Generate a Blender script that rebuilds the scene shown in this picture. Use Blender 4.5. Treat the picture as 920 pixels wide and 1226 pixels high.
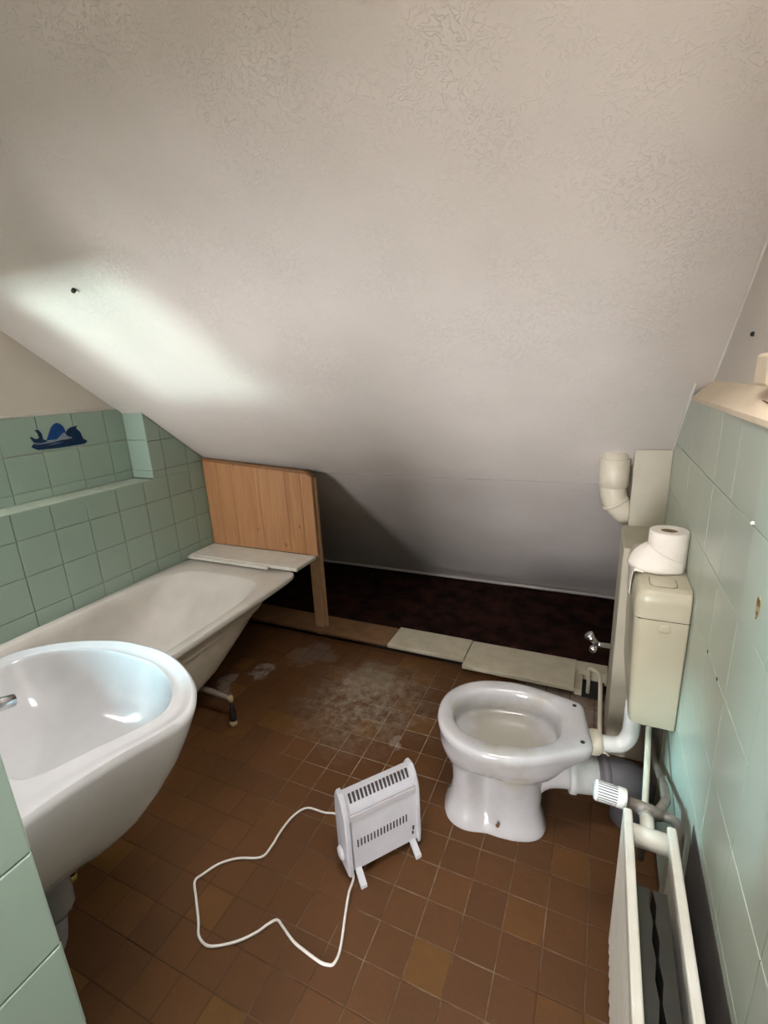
import bpy, bmesh, math, random
from mathutils import Vector, Matrix, noise
from mathutils.geometry import tessellate_polygon
random.seed(7)
for o in list(bpy.data.objects): bpy.data.objects.remove(o)
scene = bpy.context.scene
COL = scene.collection
PI = math.pi

# ------------------------------------------------------------------ camera
def cam_axes(pitch, yaw, roll):
    cp, sp = math.cos(pitch), math.sin(pitch); cy, sy = math.cos(yaw), math.sin(yaw)
    cr, sr = math.cos(roll), math.sin(roll)
    fwd = Vector((-sy*cp, cy*cp, -sp)); right = Vector((cy, sy, 0)); up = right.cross(fwd)
    return cr*right + sr*up, -sr*right + cr*up, fwd
r_, u_, f_ = cam_axes(math.radians(15.64), math.radians(24.87), math.radians(-2.744))
cd = bpy.data.cameras.new('camera'); cam = bpy.data.objects.new('camera', cd); COL.objects.link(cam)
cam.matrix_world = Matrix(((r_.x, u_.x, -f_.x, 0), (r_.y, u_.y, -f_.y, 0), (r_.z, u_.z, -f_.z, 1.36), (0, 0, 0, 1)))
cd.sensor_fit = 'HORIZONTAL'; cd.sensor_width = 36; cd.lens = 36*569.6/920; cd.clip_start = 0.02
scene.camera = cam

# ------------------------------------------------------------------ world, lights, exposure
w = bpy.data.worlds.new('sky'); scene.world = w; w.use_nodes = True
bg = w.node_tree.nodes['Background']; bg.inputs[0].default_value = (0.98, 0.97, 1.0, 1); bg.inputs[1].default_value = 30.0
scene.view_settings.view_transform = 'Standard'; scene.view_settings.look = 'None'
scene.view_settings.gamma = 1; scene.view_settings.use_curve_mapping = False
scene.view_settings.exposure = 0.86
def portal(name, loc, rot, sx, sy):
    l = bpy.data.lights.new(name, 'AREA'); l.shape = 'RECTANGLE'; l.size = sx; l.size_y = sy
    l.cycles.is_portal = True
    o = bpy.data.objects.new(name, l); COL.objects.link(o); o.location = loc; o.rotation_euler = rot; return o
portal('sky_portal', (-1.90, 0.155, 1.31), (PI/2, 0, 0), 0.46, 0.38)           # in the window of the washbasin wall
portal('sky_portal', (-0.16, 0.51, 2.26), (math.radians(-38.3), 0, 0), 0.60, 0.50)    # in the roof window over the viewpoint
portal('sky_portal', (-0.44, -3.26, 0.90), (PI/2, 0, 0), 0.98, 1.60)          # in the glazed door behind the viewpoint
gl_ = bpy.data.lights.new('streak_lamp', 'AREA'); gl_.shape = 'SQUARE'; gl_.size = 0.42; gl_.energy = 150; gl_.color = (0.72, 1.0, 0.95)
o = bpy.data.objects.new('streak_lamp', gl_); COL.objects.link(o); o.location = (-2.67, -2.5, 0.76)   # lamp added low outside the washbasin window to throw the ceiling streak
o.rotation_euler = (Vector((-1.90, 0.05, 1.31)) - Vector(o.location)).to_track_quat('-Z', 'Y').to_euler()
sun_ = bpy.data.lights.new('hazy_sun', 'SUN'); sun_.energy = 12.0; sun_.angle = math.radians(9); sun_.color = (0.50, 0.86, 1.0)
o = bpy.data.objects.new('hazy_sun', sun_); COL.objects.link(o); o.rotation_euler = Vector((2.13, 0.90, -0.94)).to_track_quat('-Z', 'Y').to_euler(); o.location = (-4, -1.2, 2.4)
BULB_W = 0.8

# ------------------------------------------------------------------ materials
def mat(name, color, rough=0.5, metal=0.0, spec=0.5, coat=0.0):
    m = bpy.data.materials.new(name); m.use_nodes = True
    b = m.node_tree.nodes['Principled BSDF']
    b.inputs['Base Color'].default_value = (*color, 1); b.inputs['Roughness'].default_value = rough
    b.inputs['Metallic'].default_value = metal; b.inputs['Specular IOR Level'].default_value = spec
    b.inputs['Coat Weight'].default_value = coat
    return m
def N(m, t, **kw):
    n = m.node_tree.nodes.new(t)
    for k, v in kw.items():
        if k in n.inputs: n.inputs[k].default_value = v
        else: setattr(n, k, v)
    return n
def Lk(m, a, b): m.node_tree.links.new(a, b)
def BS(m): return m.node_tree.nodes['Principled BSDF']
def ramp(m, fac, stops):
    r = N(m, 'ShaderNodeValToRGB'); e = r.color_ramp.elements
    while len(e) < len(stops): e.new(0.5)
    for i, (p, c) in enumerate(stops): e[i].position = p; e[i].color = (*c, 1)
    Lk(m, fac, r.inputs[0]); return r.outputs[0]
def pos(m): return N(m, 'ShaderNodeNewGeometry').outputs['Position']
def mapped(m, scale=(1, 1, 1), loc=(0, 0, 0)):
    mp = N(m, 'ShaderNodeMapping'); mp.inputs['Scale'].default_value = scale; mp.inputs['Location'].default_value = loc
    Lk(m, pos(m), mp.inputs[0]); return mp.outputs[0]
def noise_tex(m, scale, detail=4, rough=0.5, vec=None, dist=0.0):
    n = N(m, 'ShaderNodeTexNoise', Scale=scale, Detail=detail, Roughness=rough, Distortion=dist)
    Lk(m, vec if vec else pos(m), n.inputs['Vector']); return n.outputs['Fac']
def mixc(m, fac, a, b, mode='MIX'):
    n = N(m, 'ShaderNodeMix', data_type='RGBA', blend_type=mode)
    for s, v in ((0, fac), (6, a), (7, b)):
        if hasattr(v, 'is_output'): Lk(m, v, n.inputs[s])
        else: n.inputs[s].default_value = v if s == 0 else (*v, 1)
    return n.outputs[2]
def math_(m, op, a, b=None):
    n = N(m, 'ShaderNodeMath', operation=op)
    for i, v in enumerate((a, b)):
        if v is None: continue
        if hasattr(v, 'is_output'): Lk(m, v, n.inputs[i])
        else: n.inputs[i].default_value = v
    return n.outputs[0]
def bump(m, h, strength=0.3, dist=0.01, prev=None):
    b = N(m, 'ShaderNodeBump', Strength=strength, Distance=dist); Lk(m, h, b.inputs['Height'])
    if prev: Lk(m, prev, b.inputs['Normal'])
    return b.outputs[0]
def setn(m, n): Lk(m, n, BS(m).inputs['Normal'])
def setc(m, c): Lk(m, c, BS(m).inputs['Base Color'])
def mottled(name, c1, c2, scale=20, rough=0.5, **kw):
    m = mat(name, c1, rough, **kw); setc(m, ramp(m, noise_tex(m, scale, 5, 0.6), [(0.35, c1), (0.68, c2)])); return m
def spot(m, x, y, r, soft=0.5, z=None):
    """mask that is 1 near a place and falls off (a stain of its own)"""
    p = N(m, 'ShaderNodeVectorMath', operation='DISTANCE')
    wv = N(m, 'ShaderNodeVectorMath', operation='ADD')
    nz = N(m, 'ShaderNodeTexNoise', Scale=9.0, Detail=4.0); Lk(m, pos(m), nz.inputs['Vector'])
    sc = N(m, 'ShaderNodeVectorMath', operation='SCALE'); sc.inputs['Scale'].default_value = 0.28
    Lk(m, nz.outputs['Color'], sc.inputs[0]); Lk(m, pos(m), wv.inputs[0]); Lk(m, sc.outputs[0], wv.inputs[1])
    Lk(m, wv.outputs[0], p.inputs[0]); p.inputs[1].default_value = (x+0.14, y+0.14, (z or 0)+0.14)
    mr = N(m, 'ShaderNodeMapRange'); mr.inputs['From Min'].default_value = r; mr.inputs['From Max'].default_value = r*soft
    Lk(m, p.outputs['Value'], mr.inputs['Value']); return mr.outputs[0]

# roughcast plaster of the slope: trowelled worm marks
def plaster(name, c1, c2, strength=0.42):
    m = mat(name, c1, 0.62, spec=0.35)
    setc(m, ramp(m, noise_tex(m, 2.2, 4, 0.6), [(0.3, c1), (0.7, c2)]))
    v = N(m, 'ShaderNodeTexVoronoi', Scale=34.0, feature='SMOOTH_F1')
    nz = N(m, 'ShaderNodeTexNoise', Scale=16.0, Detail=3.0); Lk(m, pos(m), nz.inputs['Vector'])
    add = N(m, 'ShaderNodeVectorMath', operation='ADD'); sc = N(m, 'ShaderNodeVectorMath', operation='SCALE'); sc.inputs['Scale'].default_value = 0.09
    Lk(m, nz.outputs['Color'], sc.inputs[0]); Lk(m, pos(m), add.inputs[0]); Lk(m, sc.outputs[0], add.inputs[1]); Lk(m, add.outputs[0], v.inputs['Vector'])
    patch = ramp(m, noise_tex(m, 5.0, 3, 0.6), [(0.38, (0, 0, 0)), (0.62, (1, 1, 1))])
    worm = ramp(m, noise_tex(m, 48.0, 2, 0.5, dist=1.3), [(0.485, (0, 0, 0)), (0.52, (1, 1, 1)), (0.555, (0, 0, 0))])
    h = math_(m, 'MULTIPLY', worm, patch)
    n1 = bump(m, h, strength, 0.0022)
    n2 = bump(m, noise_tex(m, 110, 4, 0.7), strength*0.8, 0.0016, n1)
    n3 = bump(m, noise_tex(m, 3.0, 2, 0.5), 0.25, 0.03, n2)
    setn(m, n3); return m
M = {}
M['slope'] = plaster('slope_plaster', (0.59, 0.54, 0.49), (0.66, 0.605, 0.555))
M['wallplaster'] = plaster('wall_plaster', (0.53, 0.48, 0.42), (0.60, 0.54, 0.47), 0.25)
M['sill'] = mottled('sill_paint', (0.70, 0.58, 0.42), (0.62, 0.50, 0.35), 14, 0.5)
M['whitepaint'] = mottled('white_paint', (0.70, 0.68, 0.62), (0.62, 0.59, 0.52), 18, 0.5)
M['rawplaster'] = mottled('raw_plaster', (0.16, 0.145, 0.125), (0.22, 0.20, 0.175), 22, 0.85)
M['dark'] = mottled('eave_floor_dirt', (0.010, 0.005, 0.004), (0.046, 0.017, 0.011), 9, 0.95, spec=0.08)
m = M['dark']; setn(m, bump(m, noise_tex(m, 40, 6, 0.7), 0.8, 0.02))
M['black'] = mat('black_rubber', (0.012, 0.012, 0.012), 0.5)
M['hole'] = mat('dark_cavity', (0.015, 0.012, 0.010), 0.9)

def wall_tile(name, base, alt):
    m = mat(name, base, 0.22, spec=0.5)
    oi = N(m, 'ShaderNodeObjectInfo')
    c = mixc(m, oi.outputs['Random'], base, alt)
    n = noise_tex(m, 12, 4, 0.6)
    c = mixc(m, math_(m, 'MULTIPLY', n, 0.30), c, tuple(x*0.78 for x in base))
    setc(m, c); setn(m, bump(m, noise_tex(m, 4, 1), 0.03, 0.02))
    rr = N(m, 'ShaderNodeMapRange'); rr.inputs['To Min'].default_value = 0.26; rr.inputs['To Max'].default_value = 0.34
    Lk(m, noise_tex(m, 9, 4), rr.inputs['Value']); Lk(m, rr.outputs[0], BS(m).inputs['Roughness'])
    return m
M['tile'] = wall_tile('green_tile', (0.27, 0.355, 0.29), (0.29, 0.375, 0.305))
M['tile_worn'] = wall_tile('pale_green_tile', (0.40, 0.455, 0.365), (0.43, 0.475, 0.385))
M['grout'] = mottled('dark_joint', (0.060, 0.075, 0.062), (0.12, 0.135, 0.11), 40, 0.9)

# terracotta floor tiles, dusty towards the middle
PX, PY, X0, Y0 = 0.0985, 0.0965, -0.044, 0.703
def terracotta():
    m = mat('terracotta_tile', (0.14, 0.055, 0.022), 0.55, spec=0.22)
    sn = N(m, 'ShaderNodeVectorMath', operation='SUBTRACT'); Lk(m, pos(m), sn.inputs[0]); sn.inputs[1].default_value = (X0, Y0, 0)
    dv = N(m, 'ShaderNodeVectorMath', operation='DIVIDE'); Lk(m, sn.outputs[0], dv.inputs[0]); dv.inputs[1].default_value = (PX, PY, 1000)
    fl = N(m, 'ShaderNodeVectorMath', operation='FLOOR'); Lk(m, dv.outputs[0], fl.inputs[0])
    wn = N(m, 'ShaderNodeTexWhiteNoise', noise_dimensions='2D'); Lk(m, fl.outputs[0], wn.inputs['Vector'])
    c = ramp(m, wn.outputs['Value'], [(0.0, (0.094, 0.039, 0.0135)), (0.40, (0.108, 0.044, 0.014)), (0.80, (0.122, 0.050, 0.0150)), (0.93, (0.140, 0.060, 0.0145)), (1.0, (0.165, 0.076, 0.015))])
    c = mixc(m, math_(m, 'MULTIPLY', noise_tex(m, 30, 5, 0.7), 0.6), c, (0.068, 0.031, 0.012))
    big = ramp(m, noise_tex(m, 3.5, 4, 0.6), [(0.42, (0, 0, 0)), (0.7, (1, 1, 1))])
    c = mixc(m, math_(m, 'MULTIPLY', big, 0.45), c, (0.070, 0.034, 0.009))
    fine = ramp(m, noise_tex(m, 26, 6, 0.75), [(0.40, (0, 0, 0)), (0.66, (1, 1, 1))])
    d1 = math_(m, 'MULTIPLY', math_(m, 'MULTIPLY', spot(m, -0.86, 1.58, 0.36, 0.25), fine), 0.65)
    c = mixc(m, d1, c, (0.34, 0.31, 0.24))
    d2 = math_(m, 'MULTIPLY', spot(m, -0.92, 1.72, 0.17, 0.45), 0.25)
    c = mixc(m, d2, c, (0.33, 0.30, 0.22))
    for x, y, r, a in ((-1.43, 1.57, 0.075, 0.70), (-1.55, 1.45, 0.065, 0.45), (-1.28, 1.80, 0.12, 0.22), (-1.02, 1.66, 0.06, 0.4), (-0.10, 1.80, 0.22, 0.55), (-0.63, 1.36, 0.05, 0.5)):
        c = mixc(m, math_(m, 'MULTIPLY', spot(m, x, y, r, 0.7), a), c, (0.30, 0.26, 0.22))
    setc(m, c)
    setn(m, bump(m, noise_tex(m, 45, 5, 0.65), 0.25, 0.004)); return m
M['terra'] = terracotta()
def floor_grout():
    m = mat('floor_joint', (0.12, 0.075, 0.04), 0.9, spec=0.2)
    k = math_(m, 'MULTIPLY', spot(m, -0.62, 1.42, 0.62, 0.35), ramp(m, noise_tex(m, 14, 4, 0.7), [(0.35, (0.25,)*3), (0.6, (1, 1, 1))]))
    k2 = math_(m, 'MULTIPLY', spot(m, -0.28, 0.80, 0.55, 0.3), ramp(m, noise_tex(m, 7, 4, 0.7), [(0.42, (0.06,)*3), (0.66, (0.75,)*3)]))
    setc(m, mixc(m, math_(m, 'MAXIMUM', k, k2), (0.066, 0.032, 0.013), (0.34, 0.27, 0.19))); return m
M['floorgrout'] = floor_grout()

def pine():
    m = mat('pine_wood', (0.50, 0.27, 0.12), 0.5)
    oi = N(m, 'ShaderNodeObjectInfo')
    mp = N(m, 'ShaderNodeMapping'); mp.inputs['Scale'].default_value = (28, 28, 2.2)
    Lk(m, pos(m), mp.inputs[0])
    off = N(m, 'ShaderNodeVectorMath', operation='ADD'); Lk(m, mp.outputs[0], off.inputs[0])
    sc = math_(m, 'MULTIPLY', oi.outputs['Random'], 37.0); cb = N(m, 'ShaderNodeCombineXYZ')
    for i in range(3): Lk(m, sc, cb.inputs[i])
    Lk(m, cb.outputs[0], off.inputs[1])
    n = noise_tex(m, 1.2, 4, 0.6, off.outputs[0], 1.0)
    c = ramp(m, n, [(0.3, (0.28, 0.125, 0.045)), (0.5, (0.345, 0.163, 0.062)), (0.7, (0.41, 0.213, 0.090))])
    c = mixc(m, math_(m, 'MULTIPLY', oi.outputs['Random'], 0.35), c, (0.44, 0.215, 0.105))
    kn = N(m, 'ShaderNodeTexVoronoi', Scale=7.5); Lk(m, mapped(m, (1, 0.2, 0.8)), kn.inputs['Vector'])
    c = mixc(m, ramp(m, kn.outputs['Distance'], [(0.055, (0.85,)*3), (0.085, (0, 0, 0))]), c, (0.20, 0.085, 0.03))
    setc(m, c); return m
M['pine'] = pine()
M['pine_edge'] = mottled('pine_edge', (0.17, 0.070, 0.020), (0.22, 0.10, 0.032), 30, 0.6)
M['post'] = mottled('post_wood', (0.40, 0.25, 0.13), (0.32, 0.19, 0.095), 22, 0.6)
M['cream'] = mottled('cream_board', (0.50, 0.46, 0.34), (0.42, 0.37, 0.26), 16, 0.6)
M['brownboard'] = mottled('brown_board', (0.20, 0.105, 0.045), (0.145, 0.072, 0.030), 14, 0.65)
M['slab'] = mottled('slab_paint', (0.60, 0.57, 0.49), (0.53, 0.50, 0.42), 18, 0.45)

def porcelain(name, c1, c2, rough=0.12):
    m = mat(name, c1, rough, spec=0.5, coat=0.3); m.node_tree.nodes['Principled BSDF'].inputs['Coat Roughness'].default_value = 0.06
    setc(m, ramp(m, noise_tex(m, 7, 4, 0.6), [(0.35, c1), (0.7, c2)])); return m
M['sink'] = porcelain('sink_porcelain', (0.475, 0.465, 0.455), (0.42, 0.41, 0.395))
M['toilet'] = porcelain('toilet_porcelain', (0.45, 0.435, 0.43), (0.385, 0.37, 0.36))
M['bath'] = porcelain('bath_enamel', (0.52, 0.49, 0.43), (0.46, 0.43, 0.37), 0.25)
M['bath_under'] = mottled('bath_underside', (0.47, 0.42, 0.33), (0.38, 0.33, 0.25), 12, 0.6)
M['cistern'] = mottled('cistern_plastic', (0.49, 0.445, 0.325), (0.455, 0.41, 0.29), 8, 0.28)
M['boxing'] = mottled('boxing_paint', (0.46, 0.42, 0.32), (0.41, 0.375, 0.28), 10, 0.5)
M['creampipe'] = mottled('cream_pipe', (0.62, 0.57, 0.45), (0.54, 0.49, 0.38), 14, 0.35)
M['whitepipe'] = mottled('white_pipe', (0.68, 0.68, 0.65), (0.60, 0.60, 0.56), 12, 0.3)
M['greyplastic'] = mottled('grey_plastic', (0.085, 0.078, 0.085), (0.115, 0.105, 0.11), 10, 0.55)
M['connector'] = mottled('pale_grey_connector', (0.50, 0.50, 0.48), (0.43, 0.43, 0.40), 30, 0.45)
M['chrome'] = mat('chrome', (0.75, 0.76, 0.78), 0.10, 1.0)
M['oldmetal'] = mottled('dull_metal', (0.26, 0.22, 0.18), (0.16, 0.13, 0.11), 40, 0.55, metal=0.35)
M['trap'] = mottled('trap_grey', (0.22, 0.22, 0.21), (0.15, 0.15, 0.145), 14, 0.25)
M['legmetal'] = mottled('leg_metal', (0.20, 0.16, 0.12), (0.13, 0.10, 0.075), 20, 0.7)
M['paper'] = mottled('tissue_paper', (0.80, 0.74, 0.66), (0.76, 0.69, 0.60), 40, 0.9)
M['card'] = mat('cardboard', (0.22, 0.15, 0.075), 0.9)
M['heater'] = mottled('heater_white', (0.48, 0.47, 0.485), (0.44, 0.43, 0.445), 20, 0.4)
M['heatergrey'] = mat('heater_grey', (0.40, 0.38, 0.38), 0.5)
M['vent'] = mat('vent_dark', (0.035, 0.025, 0.028), 0.7)
M['cable'] = mat('cable_white', (0.72, 0.68, 0.62), 0.5)
M['radiator'] = mottled('radiator_paint', (0.63, 0.61, 0.53), (0.56, 0.53, 0.44), 12, 0.35)
M['fins'] = mottled('radiator_fin', (0.022, 0.020, 0.010), (0.014, 0.012, 0.006), 18, 0.6)
M['valve'] = mottled('valve_plastic', (0.72, 0.70, 0.66), (0.66, 0.63, 0.58), 20, 0.4)
M['rust'] = mottled('rusty_brown', (0.16, 0.07, 0.015), (0.075, 0.03, 0.01), 120, 0.9)
M['rustrim'] = mottled('chipped_edge', (0.36, 0.28, 0.15), (0.26, 0.18, 0.08), 80, 0.9)
M['navy'] = mottled('decal_navy', (0.004, 0.018, 0.050), (0.008, 0.030, 0.075), 40, 0.6, spec=0.15)
M['blue'] = mottled('decal_blue', (0.008, 0.045, 0.17), (0.012, 0.060, 0.20), 40, 0.6, spec=0.15)
M['palewave'] = mottled('decal_pale', (0.24, 0.26, 0.31), (0.15, 0.19, 0.25), 60, 0.4)
M['yellow'] = mat('yellow_plastic', (0.42, 0.30, 0.06), 0.5)
M['footcream'] = mat('foot_tip', (0.38, 0.30, 0.16), 0.6)
M['frame'] = mat('window_frame_paint', (0.70, 0.70, 0.66), 0.4)
gm = bpy.data.materials.new('window_glass'); gm.use_nodes = True
nt = gm.node_tree; nt.nodes.clear(); out = nt.nodes.new('ShaderNodeOutputMaterial')
tr = nt.nodes.new('ShaderNodeBsdfTransparent'); gl = nt.nodes.new('ShaderNodeBsdfGlossy'); gl.inputs['Roughness'].default_value = 0.02
mx = nt.nodes.new('ShaderNodeMixShader'); mx.inputs[0].default_value = 0.06
nt.links.new(tr.outputs[0], mx.inputs[1]); nt.links.new(gl.outputs[0], mx.inputs[2]); nt.links.new(mx.outputs[0], out.inputs[0])
M['glass'] = gm

# ------------------------------------------------------------------ mesh helpers
def link(name, bm, m, parent=None, smooth=False, mats=None):
    me = bpy.data.meshes.new(name)
    bmesh.ops.recalc_face_normals(bm, faces=bm.faces); bm.to_mesh(me); bm.free()
    if smooth:
        for p in me.polygons: p.use_smooth = True
    for k in ([m] + (mats or [])): me.materials.append(k)
    o = bpy.data.objects.new(name, me); COL.objects.link(o)
    if parent: o.parent = parent
    return o
def sharp(o, ang=35):
    me = o.data
    for p in me.polygons: p.use_smooth = True
    try: me.set_sharp_from_angle(angle=math.radians(ang))
    except Exception: pass
    return o
def struct(name, bm, m, smooth=False):
    o = link(name, bm, m, None, smooth); o['kind'] = 'structure'; o['label'] = LAB.get(name, name.replace('_', ' ')); return o
LAB = {}
def tag(o, label, cat, group=None):
    o['label'] = label; o['category'] = cat
    if group: o['group'] = group
    return o
def thing(name, label, cat, loc, group=None):
    o = bpy.data.objects.new(name, None); COL.objects.link(o); o.empty_display_size = 0.05
    o.location = (0, 0, 0); tag(o, label, cat, group)
    o.location = loc; return o
def put(o, parent):
    """parent an object whose mesh is in world coordinates to a thing"""
    o.parent = parent
    chain = Vector((0, 0, 0)); p = parent
    while p: chain += p.location; p = p.parent
    o.location = -chain; return o
def part(name, bm, m, parent, smooth=False, label=None):
    o = link(name, bm, m, None, smooth); put(o, parent)
    if label: o['label'] = label
    return o
def B(): return bmesh.new()
def box(bm, lo, hi, bev=0.0, seg=1):
    vs = [bm.verts.new((x, y, z)) for x in (lo[0], hi[0]) for y in (lo[1], hi[1]) for z in (lo[2], hi[2])]
    F = [bm.faces.new([vs[i] for i in q]) for q in ((0, 1, 3, 2), (4, 6, 7, 5), (0, 4, 5, 1), (2, 3, 7, 6), (0, 2, 6, 4), (1, 5, 7, 3))]
    if bev:
        es = {e for f in F for e in f.edges}
        bmesh.ops.bevel(bm, geom=list(es), offset=bev, segments=seg, affect='EDGES', profile=0.5)
    return bm
def obox(bm, c, ax, half, bev=0.0, seg=2):
    t = B(); box(t, [-h for h in half], half, bev, seg)
    mtx = Matrix([[ax[j][i] for j in range(3)] + [c[i]] for i in range(3)] + [[0, 0, 0, 1]])
    t.transform(mtx); me = bpy.data.meshes.new('tmp'); t.to_mesh(me); t.free(); bm.from_mesh(me); bpy.data.meshes.remove(me); return bm
def loft(bm, rings, cap0=True, cap1=True, closed=True):
    R = [[bm.verts.new(p) for p in r] for r in rings]; n = len(R[0])
    for a, b in zip(R, R[1:]):
        for i in range(n if closed else n-1):
            j = (i+1) % n
            try: bm.faces.new((a[i], a[j], b[j], b[i]))
            except ValueError: pass
    if cap0: bm.faces.new(R[0][::-1])
    if cap1: bm.faces.new(R[-1])
    return R
def tube(bm, pts, r, n=12, caps=True):
    pts = [Vector(p) for p in pts]; rs = r if isinstance(r, (list, tuple)) else [r]*len(pts)
    rings = []; prev = None
    for i, p in enumerate(pts):
        t = (pts[min(i+1, len(pts)-1)] - pts[max(i-1, 0)]).normalized()
        if prev is None:
            a = t.orthogonal().normalized()
        else:
            a = (prev - t*prev.dot(t)).normalized()
        prev = a; b = t.cross(a)
        rings.append([p + (a*math.cos(2*PI*k/n) + b*math.sin(2*PI*k/n))*rs[i] for k in range(n)])
    loft(bm, rings, caps, caps); return bm
def spline(pts, per=8, closed=False):
    P = [Vector(p) for p in pts]; out = []; n = len(P)
    for i in range(n if closed else n-1):
        g = lambda k: P[k % n] if closed else P[max(0, min(n-1, k))]
        p0, p1, p2, p3 = g(i-1), g(i), g(i+1), g(i+2)
        for s in range(per):
            t = s/per
            out.append(0.5*((2*p1) + (p2-p0)*t + (2*p0-5*p1+4*p2-p3)*t*t + (3*p1-p0-3*p2+p3)*t**3))
    if not closed: out.append(P[-1])
    return out
def bend(p0, c, p1, k=6):
    p0, c, p1 = Vector(p0), Vector(c), Vector(p1)
    return [p0*(1-t)**2 + c*2*t*(1-t) + p1*t*t for t in [i/k for i in range(k+1)]]
def lathe(bm, prof, c, axis=Vector((0, 0, 1)), n=24, cap0=True, cap1=True):
    axis = Vector(axis).normalized(); a = axis.orthogonal().normalized(); b = axis.cross(a); c = Vector(c)
    loft(bm, [[c + axis*h + (a*math.cos(2*PI*k/n) + b*math.sin(2*PI*k/n))*r for k in range(n)] for r, h in prof], cap0, cap1)
def clip(poly, half):
    """Sutherland-Hodgman clip of a 2-D polygon by half planes (a,b,c): a*x+b*y<=c"""
    for a, b, c in half:
        o = []
        for i in range(len(poly)):
            p, q = poly[i], poly[(i+1) % len(poly)]
            dp, dq = a*p[0]+b*p[1]-c, a*q[0]+b*q[1]-c
            if dp <= 0: o.append(p)
            if (dp < 0 < dq) or (dq < 0 < dp):
                t = dp/(dp-dq); o.append((p[0]+t*(q[0]-p[0]), p[1]+t*(q[1]-p[1])))
        poly = o
        if len(poly) < 3: return []
    return poly
def area(p): return abs(sum(p[i][0]*p[(i+1) % len(p)][1]-p[(i+1) % len(p)][0]*p[i][1] for i in range(len(p))))/2
def inset(poly, d):
    """inset a convex polygon by d via half planes"""
    cx = sum(p[0] for p in poly)/len(poly); cy = sum(p[1] for p in poly)/len(poly); hs = []
    for i in range(len(poly)):
        p, q = poly[i], poly[(i+1) % len(poly)]; nx, ny = q[1]-p[1], p[0]-q[0]; l = math.hypot(nx, ny)
        if l < 1e-6: continue
        nx, ny = nx/l, ny/l; c = nx*p[0]+ny*p[1]
        if nx*cx+ny*cy > c: nx, ny, c = -nx, -ny, -c
        hs.append((nx, ny, c-d))
    return clip(poly, hs)
def tile_mesh(bm, poly, to3, th, bev=0.0018):
    """poly in wall coordinates; to3(u,v,h) gives the point h proud of the wall"""
    top = inset(poly, bev)
    if len(top) != len(poly): top = poly
    b = [bm.verts.new(to3(u, v, 0.0)) for u, v in poly]; mid = [bm.verts.new(to3(u, v, th-bev*0.7)) for u, v in poly]
    t = [bm.verts.new(to3(u, v, th)) for u, v in top]; n = len(poly)
    for i in range(n):
        j = (i+1) % n; bm.faces.new((b[i], b[j], mid[j], mid[i])); bm.faces.new((mid[i], mid[j], t[j], t[i]))
    bm.faces.new(t)
def tiled(parent, us, vs, region, to3, th, gap, m, jitter=0.0006, bev=0.0018):
    """one object per tile; region = half planes; whole tiles share one mesh"""
    shared = {}
    for i in range(len(us)-1):
        for j in range(len(vs)-1):
            q = [(us[i]+gap/2, vs[j]+gap/2), (us[i+1]-gap/2, vs[j]+gap/2), (us[i+1]-gap/2, vs[j+1]-gap/2), (us[i]+gap/2, vs[j+1]-gap/2)]
            p = clip(q, region)
            if len(p) < 3 or area(p) < 2e-4: continue
            full = abs(area(p)-area(q)) < 1e-7; h = random.uniform(-jitter, jitter)
            key = (round(us[i+1]-us[i], 5), round(vs[j+1]-vs[j], 5))
            if full:
                c = ((us[i]+us[i+1])/2, (vs[j]+vs[j+1])/2)
                if key not in shared:
                    bm = B(); zero = to3(0, 0, 0)
                    tile_mesh(bm, [(a-c[0], b-c[1]) for a, b in q], lambda u, v, hh: to3(u, v, hh)-zero, th, bev)
                    o = link('tile', bm, m); shared[key] = o.data
                else:
                    o = bpy.data.objects.new('tile', shared[key]); COL.objects.link(o)
                o.parent = parent; o.location = to3(c[0], c[1], h)
            else:
                bm = B(); tile_mesh(bm, p, lambda u, v, hh: to3(u, v, hh+h), th, bev); link('tile', bm, m, parent)

# ------------------------------------------------------------------ the setting
XL, XN, XR, XU = -2.05, -2.20, 0.23, 0.27       # lining front, niche back / upper left wall, right tiles, plaster above them
YS, XS = 0.214, -0.575                          # washbasin wall and the end face of its tiled return
YB = -3.20                                      # wall behind the camera
SL = lambda y: 2.574 - 0.79*y                   # the slope
YC, ZC = 2.125, 0.895                           # fold at the foot of the slope
TH = 0.006

LAB.update(ceiling='sloping roughcast ceiling that comes down behind the toilet and bath', floor='floor under the small terracotta tiles',
           wall_left='green tiled wall along the bathtub with a long niche', wall_right='green tiled wall behind the cistern and radiator',
           wall_sink='short tiled wall end in the left foreground', wall_back='low dingy plaster slope under the fold of the ceiling')
# floor + tiles
bm = B(); box(bm, (-2.3, YB, -0.06), (0.32, 1.985, -0.0012)); floor = struct('floor', bm, M['floorgrout'])
cells = []
ci = range(-24, 4); cj = range(-9, 14)
for i in ci:
    for j in cj:
        x0, x1, y0, y1 = X0+i*PX, X0+(i+1)*PX, Y0+j*PY, Y0+(j+1)*PY
        p = clip([(x0, y0), (x1, y0), (x1, y1), (x0, y1)], [(-1, 0, 2.04), (1, 0, 0.225), (0, 1, 1.982)])
        if len(p) < 3 or area(p) < 3e-4: continue
        cx, cy = (x0+x1)/2, (y0+y1)/2
        if cx < -0.58 and cy < 0.17: continue                    # inside the washbasin wall
        v = Vector((cx, cy, -1.36)); d = v.dot(f_)
        if d < 0.2: continue
        sx, sy = v.dot(r_)/d*569.6, -v.dot(u_)/d*569.6
        seen = abs(sx) < 500 and abs(sy) < 660 and not (cx < -1.42 and cy < 1.3)
        cells.append((1 if seen else 0, 1/d, p, x0, y0))
cells.sort(key=lambda c: (-c[0], -c[1]))
rest = B(); shared = None; tcount = 0
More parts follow.
